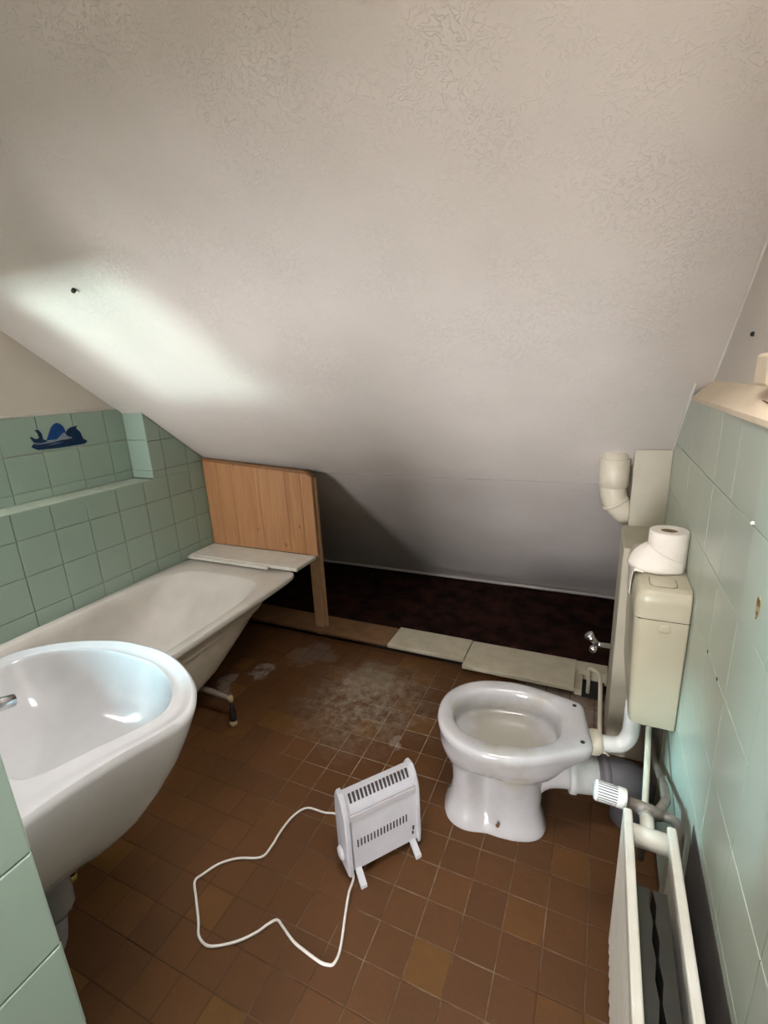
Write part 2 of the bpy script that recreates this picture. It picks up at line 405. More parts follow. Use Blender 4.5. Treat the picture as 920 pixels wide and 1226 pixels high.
for k, (seen, _, p, x0, y0) in enumerate(cells):
    g = 0.0010
    q = inset(p, g + random.uniform(0, 0.0006)); h = random.uniform(-0.0008, 0.0006)
    tz = lambda u, v, hh: Vector((u, v, -0.006+hh+h))
    if k < 298 and seen:
        bm = B(); tile_mesh(bm, q, tz, 0.006, 0.0012); link('floor_tile', bm, M['terra'], floor); tcount += 1
    else: tile_mesh(rest, q, tz, 0.006, 0.0012)
if len(rest.verts):
    o = link('floor_tiles', rest, M['terra'], floor); o['kind'] = 'stuff'; o['label'] = 'remaining terracotta floor tiles'

# slope (sags a little), flat ceiling behind, foot of the slope
def sheet(nu, nv, f):
    bm = B(); V = [[bm.verts.new(f(i/nu, j/nv)) for j in range(nv+1)] for i in range(nu+1)]
    for i in range(nu):
        for j in range(nv): bm.faces.new((V[i][j], V[i+1][j], V[i+1][j+1], V[i][j+1]))
    return bm
def slope_pt(u, v):
    x = -2.32 + u*2.75; y = 0.23 + v*(YC-0.23)
    d = 0.010*noise.noise(Vector((x*1.3, y*1.6, 3))) * min(1, 4*v*(1-v)+0.15)
    z = SL(y) + d
    if v > 0.985: z -= 0.0
    return (x, y, z)
bm = sheet(62, 51, slope_pt)
KX0, KX1, KY0, KY1 = -0.46, 0.14, 0.30, 0.72                     # roof window over the viewpoint
bmesh.ops.delete(bm, geom=[f for f in bm.faces if KX0 < f.calc_center_median().x < KX1 and KY0 < f.calc_center_median().y < KY1], context='FACES')
ceil = struct('ceiling', bm, M['slope'], True)
bm = B()
def kbar(x0, x1, y0, y1):
    loft(bm, [[(x, y0, SL(y0)-0.015), (x, y1, SL(y1)-0.015), (x, y1, SL(y1)+0.12), (x, y0, SL(y0)+0.12)] for x in (x0, x1)])
kbar(KX0-0.06, KX0+0.02, KY0-0.05, KY1+0.05); kbar(KX1-0.02, KX1+0.06, KY0-0.05, KY1+0.05); kbar(KX0+0.02, KX1-0.02, KY0-0.05, KY0+0.02); kbar(KX0+0.02, KX1-0.02, KY1-0.02, KY1+0.05)
f = link('window_3', bm, M['frame']); f['kind'] = 'structure'; f['label'] = 'roof window in the slope above the viewpoint'
bm = B(); loft(bm, [[(x, KY0, SL(KY0)+0.05), (x, KY1, SL(KY1)+0.05), (x, KY1, SL(KY1)+0.054), (x, KY0, SL(KY0)+0.054)] for x in (KX0, KX1)]); link('pane', bm, M['glass'], f)
bm = B(); box(bm, (-1.32, YB-0.1, 2.39), (0.46, 0.24, 2.45)); box(bm, (-2.32, 0.10, 2.39), (-1.32, 0.24, 2.45)); o = struct('ceiling', bm, M['slope']); o['label'] = 'flat part of the ceiling over the doorway'
def back_pt(u, v):
    x = -2.32 + u*2.75; y = YC + v*(3.03-YC); z = ZC*(1-v)
    y -= 0.012*(0.5+noise.noise(Vector((x*2.0, v*3, 9))))
    bulge = math.exp(-((x+0.70)/0.28)**2)*math.exp(-((v-0.90)/0.05)**2)*0.022
    return (x, y-bulge-0.012*math.exp(-((v-1.0)/0.03)**2), z + (0.004 if v == 0 else 0))
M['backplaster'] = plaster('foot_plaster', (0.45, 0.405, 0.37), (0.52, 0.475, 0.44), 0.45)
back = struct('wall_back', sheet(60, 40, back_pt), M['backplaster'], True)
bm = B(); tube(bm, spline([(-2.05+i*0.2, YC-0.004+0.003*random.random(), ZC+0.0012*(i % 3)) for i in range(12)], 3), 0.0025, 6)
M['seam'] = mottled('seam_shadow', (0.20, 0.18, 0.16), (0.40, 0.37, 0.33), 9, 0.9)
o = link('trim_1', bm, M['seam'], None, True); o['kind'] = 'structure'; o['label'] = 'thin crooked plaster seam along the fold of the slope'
bm = B(); tube(bm, [(-2.05+i*0.1, 2.985+0.006*noise.noise(Vector((i*0.7, 0, 0))), 0.004) for i in range(24)], [0.011+0.002*noise.noise(Vector((i*0.9, 5, 0))) for i in range(24)], 8)
o = link('trim_2', bm, M['backplaster'], None, True); o['kind'] = 'structure'; o['label'] = 'whitewashed fillet where the low slope meets the dark eave floor'
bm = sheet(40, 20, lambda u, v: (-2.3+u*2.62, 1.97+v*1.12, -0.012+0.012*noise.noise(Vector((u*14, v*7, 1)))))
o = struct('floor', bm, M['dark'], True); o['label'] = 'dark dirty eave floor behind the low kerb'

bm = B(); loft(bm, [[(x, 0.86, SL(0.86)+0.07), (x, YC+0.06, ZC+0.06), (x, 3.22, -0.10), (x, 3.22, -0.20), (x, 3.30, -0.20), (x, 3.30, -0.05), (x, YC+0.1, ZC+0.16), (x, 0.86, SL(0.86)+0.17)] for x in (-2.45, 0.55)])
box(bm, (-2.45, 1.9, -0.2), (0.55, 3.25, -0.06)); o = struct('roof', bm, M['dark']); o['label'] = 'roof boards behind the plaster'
# left wall: upper plaster (niche plane), tiled niche back, tiled lining below and beside the niche
bm = B(); box(bm, (XN-0.1, 0.10, -0.02), (XN, 3.05, 2.45)); wl = struct('wall_left', bm, M['wallplaster'])
bm = B(); tube(bm, [(XN+0.002, 0.2, 1.279), (XN+0.002, 1.0, 1.281), (XN+0.002, 1.668, 1.279)], 0.006, 8); put(link('plaster_edge', bm, M['whitepaint'], None, True), wl)
bm = B()
box(bm, (XN, YS, 0), (XL-TH, 3.0, 0.925-TH))
prof = [(1.671+TH, 0.9), (1.671+TH, SL(1.671)+0.02), (2.125, SL(2.125)+0.02), (3.03, 0.0), (3.03, 0), (2.1, 0)]
a = [bm.verts.new((XN, y, z)) for y, z in prof[:4]]; b = [bm.verts.new((XL-TH, y, z)) for y, z in prof[:4]]
for i in range(4): bm.faces.new((a[i], a[(i+1) % 4], b[(i+1) % 4], b[i]))
bm.faces.new(a); bm.faces.new(b)
lining = struct('wall_lining', bm, M['grout']); lining.name = 'wall_left_lining'; lining['label'] = 'tiled lining of the left wall below and beside the niche'
ys = [1.154+0.15*k for k in range(-7, 8)]; zs = [0.363-0.15*2+0.15*k for k in range(9)]
zs = [0.063, 0.213, 0.363, 0.513, 0.663, 0.813, 0.963, 1.113, 1.263]
to_l = lambda u, v, h: Vector((XL-TH+h, u, v))
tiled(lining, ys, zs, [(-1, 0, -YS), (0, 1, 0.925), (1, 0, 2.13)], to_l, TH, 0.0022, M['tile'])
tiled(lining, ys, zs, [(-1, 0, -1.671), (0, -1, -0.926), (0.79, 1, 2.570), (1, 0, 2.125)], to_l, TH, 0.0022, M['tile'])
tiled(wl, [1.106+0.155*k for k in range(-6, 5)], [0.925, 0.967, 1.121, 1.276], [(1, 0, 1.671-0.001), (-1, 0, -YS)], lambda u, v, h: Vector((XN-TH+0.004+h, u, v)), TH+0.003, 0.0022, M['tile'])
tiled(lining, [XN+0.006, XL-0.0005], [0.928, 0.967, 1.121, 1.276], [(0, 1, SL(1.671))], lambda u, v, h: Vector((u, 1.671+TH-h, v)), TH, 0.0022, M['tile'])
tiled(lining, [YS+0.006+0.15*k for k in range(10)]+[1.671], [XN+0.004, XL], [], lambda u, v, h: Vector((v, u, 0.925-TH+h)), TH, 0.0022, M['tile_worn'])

# right wall: tiles up to the sill, chamfered ledge, plaster above with the window over the radiator
bm = B(); box(bm, (XR+TH, YB, -0.02), (0.44, 3.05, 1.262)); wr = struct('wall_right', bm, M['grout'])
zr = [0.155-0.159+0.159*k for k in range(9)]; zr[-1] = 1.268
zr = [0.0, 0.155, 0.314, 0.473, 0.631, 0.790, 0.950, 1.109, 1.268]
yr = [0.73+0.16*k for k in range(-8, 12)]
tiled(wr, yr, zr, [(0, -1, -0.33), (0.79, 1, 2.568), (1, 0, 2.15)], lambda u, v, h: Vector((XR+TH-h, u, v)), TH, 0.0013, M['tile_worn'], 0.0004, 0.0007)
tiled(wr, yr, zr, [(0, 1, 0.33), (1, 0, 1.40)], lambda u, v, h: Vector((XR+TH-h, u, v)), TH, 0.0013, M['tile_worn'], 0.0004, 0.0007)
M['shadow_paint'] = mottled('radiator_shadow', (0.070, 0.060, 0.050), (0.10, 0.088, 0.072), 16, 0.8)  # dark colour paints the radiator's shadow onto the wall
bm = B(); box(bm, (XR-0.001, -0.4, 0.0), (XR+TH+0.004, 0.945, 0.450)); put(link('shadow_strip', bm, M['shadow_paint']), wr)['label'] = 'dark strip painted as the shadow behind the radiator'
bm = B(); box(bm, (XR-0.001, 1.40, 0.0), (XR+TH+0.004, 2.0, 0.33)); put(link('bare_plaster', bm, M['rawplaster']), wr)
bm = B(); box(bm, (XU, YB, 1.25), (0.44, 2.0, 2.45))
o = struct('wall_right', bm, M['wallplaster']); o.name = 'wall_right_upper'; o['label'] = 'plastered upper part of the right wall above the tiled ledge'
bm = B(); loft(bm, [[(XR-0.003, y, 1.262), (XR-0.003, y, 1.272), (XU+0.004, y, 1.318), (XU+0.03, y, 1.318), (XU+0.03, y, 1.262)] for y in (YB, 0.0, 0.9, 1.3, 1.61)])
sill = struct('trim_3', bm, M['sill']); sill['label'] = 'beige slanted ledge on top of the green tiles at the right edge'
bm = B(); tube(bm, [(XR+0.006, 0.90, 1.285), (XR+0.014, 0.96, 1.292), (XR+0.016, 1.02, 1.295)], [0.0012, 0.002, 0.0006], 6); put(link('crack', bm, M['rust']), sill)
bm = B(); pts = []
for k in range(18):
    y = 1.615 - k*0.03; pts.append((XU-0.001, y, SL(y)-0.002))
tube(bm, pts, [0.004+0.0015*noise.noise(Vector((k*0.8, 1, 1))) for k in range(18)], 6)
o = link('trim_4', bm, M['whitepaint'], None, True); o['kind'] = 'structure'; o['label'] = 'pale filler line between the slope and the right wall'
bm = B(); pts = [(XR-0.001, y, SL(y)-0.003) for y in (1.60, 1.65, 1.70, 1.78, 1.85, 1.93, 2.0)]; tube(bm, pts, [0.003, 0.004, 0.005, 0.004, 0.005, 0.004, 0.003], 6)
o = link('trim_5', bm, M['whitepaint'], None, True); o['kind'] = 'structure'; o['label'] = 'pale filler line where the green tiles meet the slope'

# washbasin wall with its tiled return (left foreground) and its window
SX0, SX1, SZ0, SZ1 = -2.13, -1.665, 1.12, 1.50
bm = B(); XT, ZW = -1.20, 1.20                   # full height with the window up to XT, from there a low wall
for a, b in (((XN, 0.165, -0.02), (XT, YS, SZ0)), ((XN, 0.165, SZ1), (XT, YS, 2.45)), ((XN, 0.165, SZ0), (SX0, YS, SZ1)), ((SX1, 0.165, SZ0), (XT, YS, SZ1)), ((XT, 0.10, -0.02), (XS-TH, YS, ZW)), ((XT-0.12, YB, -0.02), (XT, 0.10, 2.45))): box(bm, a, b)
ws = struct('wall_sink', bm, M['grout'])
zst = [0.095+0.15*k for k in range(-1, 8)]
tiled(ws, [YS-0.15*k for k in range(3, -1, -1)], zst, [(-1, 0, -0.10), (0, -1, 0.0)], lambda u, v, h: Vector((XS-TH+h, u, v)), TH, 0.0022, M['tile'])
tiled(ws, [XS-0.002-0.15*k for k in range(11, -1, -1)], zst, [(0, 1, 1.12), (0, -1, 0.0)], lambda u, v, h: Vector((u, YS-0.001+h, v)), 0.002, 0.0022, M['tile'])

def window(idx, lo, hi, axis, label):
    """frame with a mullion and two panes, in the plane of axis"""
    bm = B(); lo, hi = Vector(lo), Vector(hi); k = 0 if axis == 'y' else 1; t = 0.045 if idx != 1 else 0.025
    def bar(a0, a1, z0, z1):
        a = lo.copy(); b = hi.copy(); a[k], b[k], a.z, b.z = a0, a1, z0, z1; box(bm, a, b, 0.004)
    bar(lo[k], lo[k]+t, lo.z, hi.z); bar(hi[k]-t, hi[k], lo.z, hi.z); bar(lo[k]+t, hi[k]-t, lo.z, lo.z+t); bar(lo[k]+t, hi[k]-t, hi.z-t, hi.z)
    mid = (lo[k]+hi[k])/2; mull = idx != 1
    if mull: bar(mid-0.02, mid+0.02, lo.z+t, hi.z-t)
    f = link('window_%d' % idx, bm, M['frame']); f['kind'] = 'structure'; f['label'] = label
    for s0, s1 in (((lo[k]+t, mid-0.02), (mid+0.02, hi[k]-t)) if mull else ((lo[k]+t, hi[k]-t),)):
        a = lo.copy(); b = hi.copy(); a[k], b[k], a.z, b.z = s0, s1, lo.z+t, hi.z-t; c = (lo[1-k]+hi[1-k])/2; a[1-k] = c-0.002; b[1-k] = c+0.002
        g = B(); box(g, a, b); link('pane', g, M['glass'], f)
window(1, (SX0, 0.168, SZ0), (SX1, 0.195, SZ1), 'y', 'small single-pane window beside the washbasin')
# walls closing the room behind the camera, with the door one comes in by
bm = B()
for a, b in (((-1.32, -0.02), (-0.93, 2.45)), ((0.05, -0.02), (0.46, 2.45)), ((-0.93, 1.70), (0.05, 2.45)), ((-0.93, -0.02), (0.05, 0.10))): box(bm, (a[0], YB-0.08, a[1]), (b[0], YB, b[1]))
window(2, (-0.93, YB-0.06, 0.10), (0.05, YB-0.02, 1.70), 'y', 'glazed door panel behind the viewpoint')
struct('wall_rear', bm, M['wallplaster'])['label'] = 'plain plaster wall behind the viewpoint'
bm = B(); box(bm, (-1.21, -0.40, 1.45), (-0.02, -0.32, 2.40)); box(bm, (-0.02, -0.40, -0.01), (0.28, -0.32, 2.40)); struct('wall_light_baffle', bm, M['wallplaster'])['label'] = 'added header and jamb shading the top and right of the ceiling'  # unseen header and jamb, added to keep door light off the upper ceiling
bm = B(); box(bm, (-3.4, -1.8, 0.60), (-1.33, 0.09, 0.84)); struct('roof', bm, M['rawplaster'])['label'] = 'added slab outside the washbasin window cutting its light from below'  # unseen block, added to hold back ground light from the washbasin window

# ------------------------------------------------------------------ low kerb under the slope
def board(name, x0, x1, y0, y1, z0, z1, m, label):
    bm = B(); box(bm, (x0, y0, z0), (x1, y1, z1), 0.003); return tag(link(name, bm, m), label, 'board', 'kerb boards in front of the eave floor')
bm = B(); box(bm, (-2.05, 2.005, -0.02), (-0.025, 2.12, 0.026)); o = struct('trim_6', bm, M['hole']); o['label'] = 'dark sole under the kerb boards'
board('kerb_board', -2.04, -0.93, 1.965, 2.135, 0.027, 0.046, M['brownboard'], 'brown unpainted kerb board by the foot of the wooden post')
board('kerb_board', -0.928, -0.527, 1.963, 2.150, 0.027, 0.047, M['cream'], 'cream painted kerb board next to the brown one')
board('kerb_board', -0.523, -0.030, 1.915, 2.140, 0.027, 0.049, M['cream'], 'wider cream kerb board ending at the pipe hole near the toilet')
bm = B(); box(bm, (-0.03, 2.06, -0.02), (0.10, 2.13, 0.05)); box(bm, (-0.03, 1.94, -0.02), (0.0, 2.06, 0.03)); o = struct('trim_7', bm, M['cream']); o['label'] = 'broken end of the kerb around the pipe hole'
bm = B(); box(bm, (0.0, 1.93, -0.01), (0.09, 2.06, 0.004)); o = struct('trim_8', bm, M['hole']); o['label'] = 'dark pipe hole in the kerb'

# ------------------------------------------------------------------ wooden partition panel and its post
t = thing('pine_partition', 'pine plank partition standing upright at the far end of the bathtub', 'partition', (-1.69, 2.01, 0.47))
px = [-2.044, -1.945, -1.845, -1.665, -1.490, -1.395, -1.325]
topz = lambda x: 0.975 - (x+2.044)*0.075
for k in range(6):
    x0, x1 = px[k]+0.0006, px[k+1]-0.0006
    pf = [(x0, 0.472), (x1, 0.472), (x1, topz(x1)), (x0, topz(x0))]
    if k == 5: pf = [(x0, 0.472), (x1, 0.472), (x1, 0.895), (-1.362, topz(-1.362)), (x0, topz(x0))]
    bm = B(); r0 = [(x, 2.000, z) for x, z in pf]; r1 = [(x, 2.022, z) for x, z in pf]; loft(bm, [r0, r1])
    bmesh.ops.bevel(bm, geom=[e for e in bm.edges], offset=0.0009, segments=1, affect='EDGES')
    part('plank', bm, M['pine'], t)
bm = B(); loft(bm, [[(x, 1.9955, topz(x)-0.012), (x, 2.024, topz(x)-0.012), (x, 2.026, topz(x)+0.003), (x, 1.9955, topz(x)+0.003)] for x in (-2.044, -1.7, -1.362)]); part('edge_strip', bm, M['pine_edge'], t, label='darker strip on the top edge')
bm = B(); loft(bm, [[(-1.364, 1.998, 0.918), (-1.364, 2.025, 0.918), (-1.360, 2.025, 0.926), (-1.360, 1.998, 0.926)], [(-1.324, 1.998, 0.892), (-1.324, 2.025, 0.892), (-1.319, 2.025, 0.897), (-1.319, 1.998, 0.897)]]); part('edge_strip', bm, M['pine_edge'], t)
bm = B(); box(bm, (-1.384, 2.003, 0), (-1.333, 2.021, 0.450), 0.002); box(bm, (-1.350, 2.0225, 0.0), (-1.318, 2.040, 0.885), 0.002); tag(link('wooden_post', bm, M['post']), 'slim wooden post under the right end of the pine panel', 'post')
bm = B(); box(bm, (-2.044, 1.815, 0.4515), (-1.335, 1.999, 0.471), 0.003); box(bm, (-2.044, 1.792, 0.4515), (-1.50, 1.8145, 0.466), 0.002)
tag(link('end_shelf', bm, M['slab']), 'off-white board lying across the far end of the bathtub', 'board')

# ------------------------------------------------------------------ bathtub
def sring(cx, cy, hx, hy, n, z, k=72):
    r = []
    for i in range(k):
        a = 2*PI*i/k; c, s = math.cos(a), math.sin(a)
        r.append((cx+hx*math.copysign(abs(c)**(2/n), c), cy+hy*math.copysign(abs(s)**(2/n), s), z))
    return r
t = thing('bathtub', 'cream enamel bathtub along the green tiled wall', 'bathtub', (-1.69, 1.05, 0))
bx, by0, by1 = -1.687, 0.235, 1.832; cyb = (by0+by1)/2; hyb = (by1-by0)/2
bm = B()
loft(bm, [sring(bx, cyb, 0.352, hyb-0.005, 14, 0.422), sring(bx, cyb, 0.357, hyb, 16, 0.428), sring(bx, cyb, 0.357, hyb, 16, 0.443), sring(bx, cyb, 0.352, hyb-0.005, 14, 0.449),
          sring(bx, 0.985, 0.312, 0.700, 5.0, 0.449), sring(bx, 0.985, 0.305, 0.693, 4.8, 0.444), sring(bx, 0.965, 0.294, 0.662, 4.6, 0.40), sring(bx, 0.92, 0.280, 0.595, 4.4, 0.30), sring(bx, 0.86, 0.255, 0.505, 4.0, 0.19), sring(bx, 0.80, 0.20, 0.42, 2.6, 0.135), sring(bx, 0.78, 0.12, 0.30, 2.4, 0.12)], False, True)
sharp(part('basin', bm, M['bath'], t), 50)
bm = B()
loft(bm, [sring(bx, cyb, 0.345, hyb-0.012, 12, 0.424), sring(bx, 0.985, 0.326, 0.73, 7, 0.405), sring(bx, 0.965, 0.324, 0.690, 7, 0.37), sring(bx, 0.965, 0.312, 0.675, 7, 0.365), sring(bx, 0.92, 0.300, 0.600, 7, 0.29), sring(bx, 0.86, 0.285, 0.520, 6, 0.20), sring(bx, 0.80, 0.245, 0.45, 4, 0.115), sring(bx, 0.78, 0.14, 0.33, 3, 0.10)], False, True)
sharp(part('shell', bm, M['bath_under'], t), 50)['label'] = 'bare beige underside of the bathtub'
for x in (-1.316, -1.98):
    for y in (1.245, 0.555):
        k = -1 if x > -1.6 else 1
        bm = B(); tube(bm, [(x+k*0.17, y-0.01, 0.142), (x+k*0.09, y, 0.134), (x+k*0.005, y+0.004, 0.122), (x, y+0.004, 0.100)], [0.014, 0.013, 0.010, 0.008], 8)
        leg = part('leg', bm, M['legmetal'], t, True)
        bm = B(); lathe(bm, [(0.010, 0.108), (0.012, 0.118), (0.011, 0.134)], (x, y+0.004, 0), n=10); part('nut', bm, M['footcream'], leg, True)
        bm = B(); lathe(bm, [(0.013, 0.016), (0.015, 0.03), (0.014, 0.060), (0.009, 0.082), (0.006, 0.100)], (x, y+0.004, 0), n=14); part('rubber_foot', bm, M['black'], leg, True)
        bm = B(); lathe(bm, [(0.016, 0.0), (0.016, 0.014), (0.012, 0.018)], (x, y, 0), n=14); part('foot_tip', bm, M['yellow'] if y < 1 else M['footcream'], leg, True)

# ------------------------------------------------------------------ washbasin
t = thing('washbasin', 'white washbasin on the wall in the left foreground', 'sink', (-0.91, 0.216, 0.80))
cx = -0.91
half = [(0, 0.645), (0.075, 0.640), (0.15, 0.615), (0.215, 0.578), (0.262, 0.530), (0.276, 0.490), (0.268, 0.445), (0.248, 0.385), (0.232, 0.31), (0.226, 0.25), (0.222, 0.2165)]
full = [(x, y) for x, y in half] + [(0.11, 0.2162), (0, 0.216), (-0.11, 0.2162)] + [(-x, y) for x, y in half[::-1][:-1]]
inner_h = [(0, 0.600), (0.07, 0.596), (0.13, 0.578), (0.185, 0.548), (0.218, 0.510), (0.226, 0.475), (0.212, 0.428), (0.186, 0.372), (0.166, 0.325), (0.150, 0.303), (0.125, 0.294)]
inner = [(x, y) for x, y in inner_h] + [(0.07, 0.287), (0, 0.284), (-0.07, 0.287)] + [(-x, y) for x, y in inner_h[::-1][:-1]]
def dense(pts): return [(v.x, v.y) for v in spline([(x, y, 0) for x, y in pts], 5, True)]
OUT, INN = dense(full), dense(inner)
def oring(s, z, c=(0, 0.40), clampy=0.216, src=OUT, dy=0):
    return [(cx + c[0] + (x-c[0])*s, max(clampy, c[1] + (y-c[1])*s + dy), z) for x, y in src]
bm = B()
rings = [oring(0.10, 0.510, (0, 0.32)), oring(0.27, 0.518, (0, 0.315)), oring(0.42, 0.538, (0, 0.305)), oring(0.56, 0.568, (0, 0.295)), oring(0.69, 0.608, (0, 0.285)), oring(0.80, 0.655, (0, 0.275)), oring(0.895, 0.705, (0, 0.265)), oring(0.96, 0.752, (0, 0.255)), oring(0.995, 0.785, (0, 0.25)),
         oring(1.0, 0.795, (0, 0.25)), oring(0.985, 0.803, (0, 0.25))]
def blend(f, z): return [(cx + xo*(1-f)+xi*f, yo*(1-f)+yi*f, z) for (xo, yo), (xi, yi) in zip(OUT, INN)]
rings += [blend(0.22, 0.8035), blend(0.45, 0.7985), blend(0.72, 0.7975), blend(0.90, 0.8005), blend(0.97, 0.8015), [(cx+x, y, 0.800) for x, y in INN], oring(0.985, 0.794, (0, 0.44), 0.0, INN), oring(0.955, 0.775, (0, 0.44), 0.0, INN), oring(0.88, 0.735, (0, 0.44), 0.0, INN), oring(0.74, 0.700, (0, 0.44), 0.0, INN), oring(0.50, 0.674, (0, 0.42), 0.0, INN), oring(0.22, 0.662, (0, 0.38), 0.0, INN), oring(0.08, 0.659, (0, 0.36), 0.0, INN)]
loft(bm, rings); sharp(part('basin', bm, M['sink'], t), 60)
bm = B(); lathe(bm, [(0.024, 0.659), (0.024, 0.663), (0.016, 0.662)], (cx, 0.362, 0), n=20); part('drain', bm, M['chrome'], t, True)
bm = B(); tube(bm, [(cx+0.0, 0.345, 0.54), (cx, 0.345, 0.43)] + bend((cx, 0.345, 0.41), (cx, 0.345, 0.36), (cx+0.035, 0.32, 0.36)) + bend((cx+0.045, 0.31, 0.365), (cx+0.06, 0.29, 0.37), (cx+0.055, 0.23, 0.43)), 0.018, 14); part('trap', bm, M['trap'], t, True)
bm = B(); lathe(bm, [(0.034, 0.52), (0.036, 0.47), (0.036, 0.40), (0.030, 0.385)], (cx, 0.345, 0), n=20); part('trap_cup', bm, M['trap'], t, True)
t = thing('mixer_tap', 'chrome single-lever tap at the left edge of the photo over the washbasin', 'tap', (-0.92, 0.255, 0.807))
cxT = -0.92
bm = B(); lathe(bm, [(0.026, 0.805), (0.025, 0.815), (0.022, 0.83), (0.022, 0.885), (0.014, 0.897)], (cxT, 0.252, 0), n=20); part('body', bm, M['chrome'], t, True)
bm = B(); tube(bm, [(cxT, 0.262, 0.842), (cxT+0.004, 0.31, 0.856), (cxT+0.008, 0.350, 0.853), (cxT+0.010, 0.378, 0.846)], [0.014, 0.0125, 0.012, 0.011], 14); part('spout', bm, M['chrome'], t, True)
bm = B(); tube(bm, [(cxT, 0.252, 0.893), (cxT-0.002, 0.30, 0.900), (cxT-0.006, 0.365, 0.903)], [0.012, 0.008, 0.0075], 12); part('lever', bm, M['chrome'], t, True)

# ------------------------------------------------------------------ toilet
TM, TA, TB = Vector((-0.002, 1.29, 0)), Vector((0.9817, 0.1906, 0)), Vector((-0.1906, 0.9817, 0))
def T(u, v, z): return TM + TA*u + TB*v + Vector((0, 0, z))
t = thing('toilet', 'white pedestal toilet bowl without seat', 'toilet', T(-0.23, 0, 0))
NP = 64
def egg(u0, u1, hw, um, z, nf=2.2, nr=2.6, pinch=0.0):
    """closed outline from rear u1 to front u0, widest at um"""
    r = []
    for i in range(NP):
        a = 2*PI*i/NP; c, s = math.cos(a), math.sin(a)
        L, n = ((u1-um), nr) if c > 0 else ((um-u0), nf)
        u = um + L*math.copysign(abs(c)**(2/n), c); v = hw*math.copysign(abs(s)**(2/n), s)
        if pinch: v *= 1 - pinch*math.exp(-((u-(-0.262))/0.042)**2)
        r.append(T(u, v, z))
    return r
def rimring(d, z):
    """outer rim outline incl. the hinge block, inset by d"""
    h = [(-0.412, 0), (-0.407, 0.045), (-0.390, 0.088), (-0.355, 0.130), (-0.305, 0.160), (-0.245, 0.174), (-0.185, 0.174), (-0.13, 0.163), (-0.08, 0.145), (-0.03, 0.123), (0.008, 0.107), (0.021, 0.098), (0.028, 0.085), (0.028, 0.04), (0.028, 0)]
    pts = h + [(u, -v) for u, v in h[::-1][1:-1]]
    sp = spline([(u, v, 0) for u, v in pts], 12, True)
    # resample to NP by arc length, starting at the rear
    st = (len(h)-1)*12; sp = sp[st:]+sp[:st]; n = len(sp); L = [0]
    for i in range(n): L.append(L[-1]+(sp[(i+1) % n]-sp[i]).length)
    res = []
    for k in range(NP):
        s = L[-1]*k/NP; i = max(j for j in range(n) if L[j] <= s+1e-9); f = (s-L[i])/max(1e-9, L[i+1]-L[i])
        q = sp[i].lerp(sp[(i+1) % n], f); uu, vv = q.x, q.y
        l = math.hypot(uu+0.19, vv) or 1; k2 = (l-d)/l
        res.append(T(-0.19+(uu+0.19)*k2, vv*k2, z))
    return res[:1] + res[1:][::-1]
tm = M['toilet']; st = spot(tm, *T(-0.205, 0, 0).to_2d(), 0.165, 0.7, 0.275); base = BS(tm).inputs['Base Color'].links[0].from_socket
setc(tm, mixc(tm, math_(tm, 'MULTIPLY', st, 0.8), base, (0.36, 0.33, 0.26)))
bm = B()
R0 = rimring(0, 0.36)
def rev(r): return r
rr = [egg(-0.392, -0.078, 0.108, -0.22, 0.0, 3.0, 3.4, 0.10), egg(-0.394, -0.076, 0.110, -0.22, 0.012, 3.0, 3.4, 0.12), egg(-0.382, -0.086, 0.098, -0.22, 0.035, 2.8, 3.0, 0.25), egg(-0.372, -0.094, 0.090, -0.22, 0.08, 2.6, 2.8, 0.30),
      egg(-0.366, -0.090, 0.088, -0.22, 0.13, 2.6, 2.8, 0.55), egg(-0.372, -0.085, 0.094, -0.22, 0.185, 2.5, 2.8, 0.80), egg(-0.386, -0.055, 0.112, -0.215, 0.218, 2.3, 2.6, 0.55), egg(-0.398, -0.035, 0.140, -0.21, 0.245, 2.2, 2.4, 0.05), egg(-0.406, -0.01, 0.158, -0.21, 0.285, 2.2, 2.4)]
# align vertex order: the eggs start at the rear (c=1) and run to +v; the rim does the same after this
def aligned(r):
    v1 = (r[1]-TM).dot(TB)
    return r if v1 > 0 else r[:1]+r[1:][::-1]
rr += [aligned(rimring(0.010, 0.315)), aligned(rimring(0.001, 0.335)), aligned(rimring(0.0, 0.350)), aligned(rimring(0.004, 0.358)), aligned(rimring(0.012, 0.361)), aligned(rimring(0.022, 0.361))]
rr += [egg(-0.372, -0.042, 0.128, -0.215, 0.3605), egg(-0.366, -0.047, 0.121, -0.215, 0.355), egg(-0.362, -0.051, 0.117, -0.215, 0.340), egg(-0.358, -0.058, 0.115, -0.215, 0.318), egg(-0.360, -0.056, 0.116, -0.215, 0.296), egg(-0.356, -0.062, 0.112, -0.215, 0.287),
       egg(-0.344, -0.074, 0.102, -0.215, 0.282), egg(-0.29, -0.11, 0.070, -0.21, 0.277), egg(-0.24, -0.16, 0.030, -0.20, 0.276)]
loft(bm, rr); sharp(part('bowl', bm, M['toilet'], t), 60)
bm = B(); tube(bm, bend(T(-0.215, 0, 0.045), T(-0.155, 0, 0.175), T(-0.06, 0, 0.185), 9) + [T(-0.03, 0, 0.185), T(-0.012, 0, 0.185)], [0.030, 0.042, 0.054, 0.062, 0.066, 0.065, 0.061, 0.056, 0.053, 0.052, 0.050, 0.050], 28); part('outlet', bm, M['toilet'], t, True)
for s in (-1, 1):
    bm = B(); lathe(bm, [(0.0045, 0.3600), (0.0085, 0.3612), (0.0095, 0.3600)], T(0.0, 0.078*s, 0), n=16, cap0=False, cap1=False); h = part('hinge_hole', bm, M['toilet'], t, True)
    bm = B(); lathe(bm, [(0.0062, 0.3606), (0.0062, 0.3618)], T(0.0, 0.078*s, 0), n=16); part('hole_bore', bm, M['hole'], h, True)
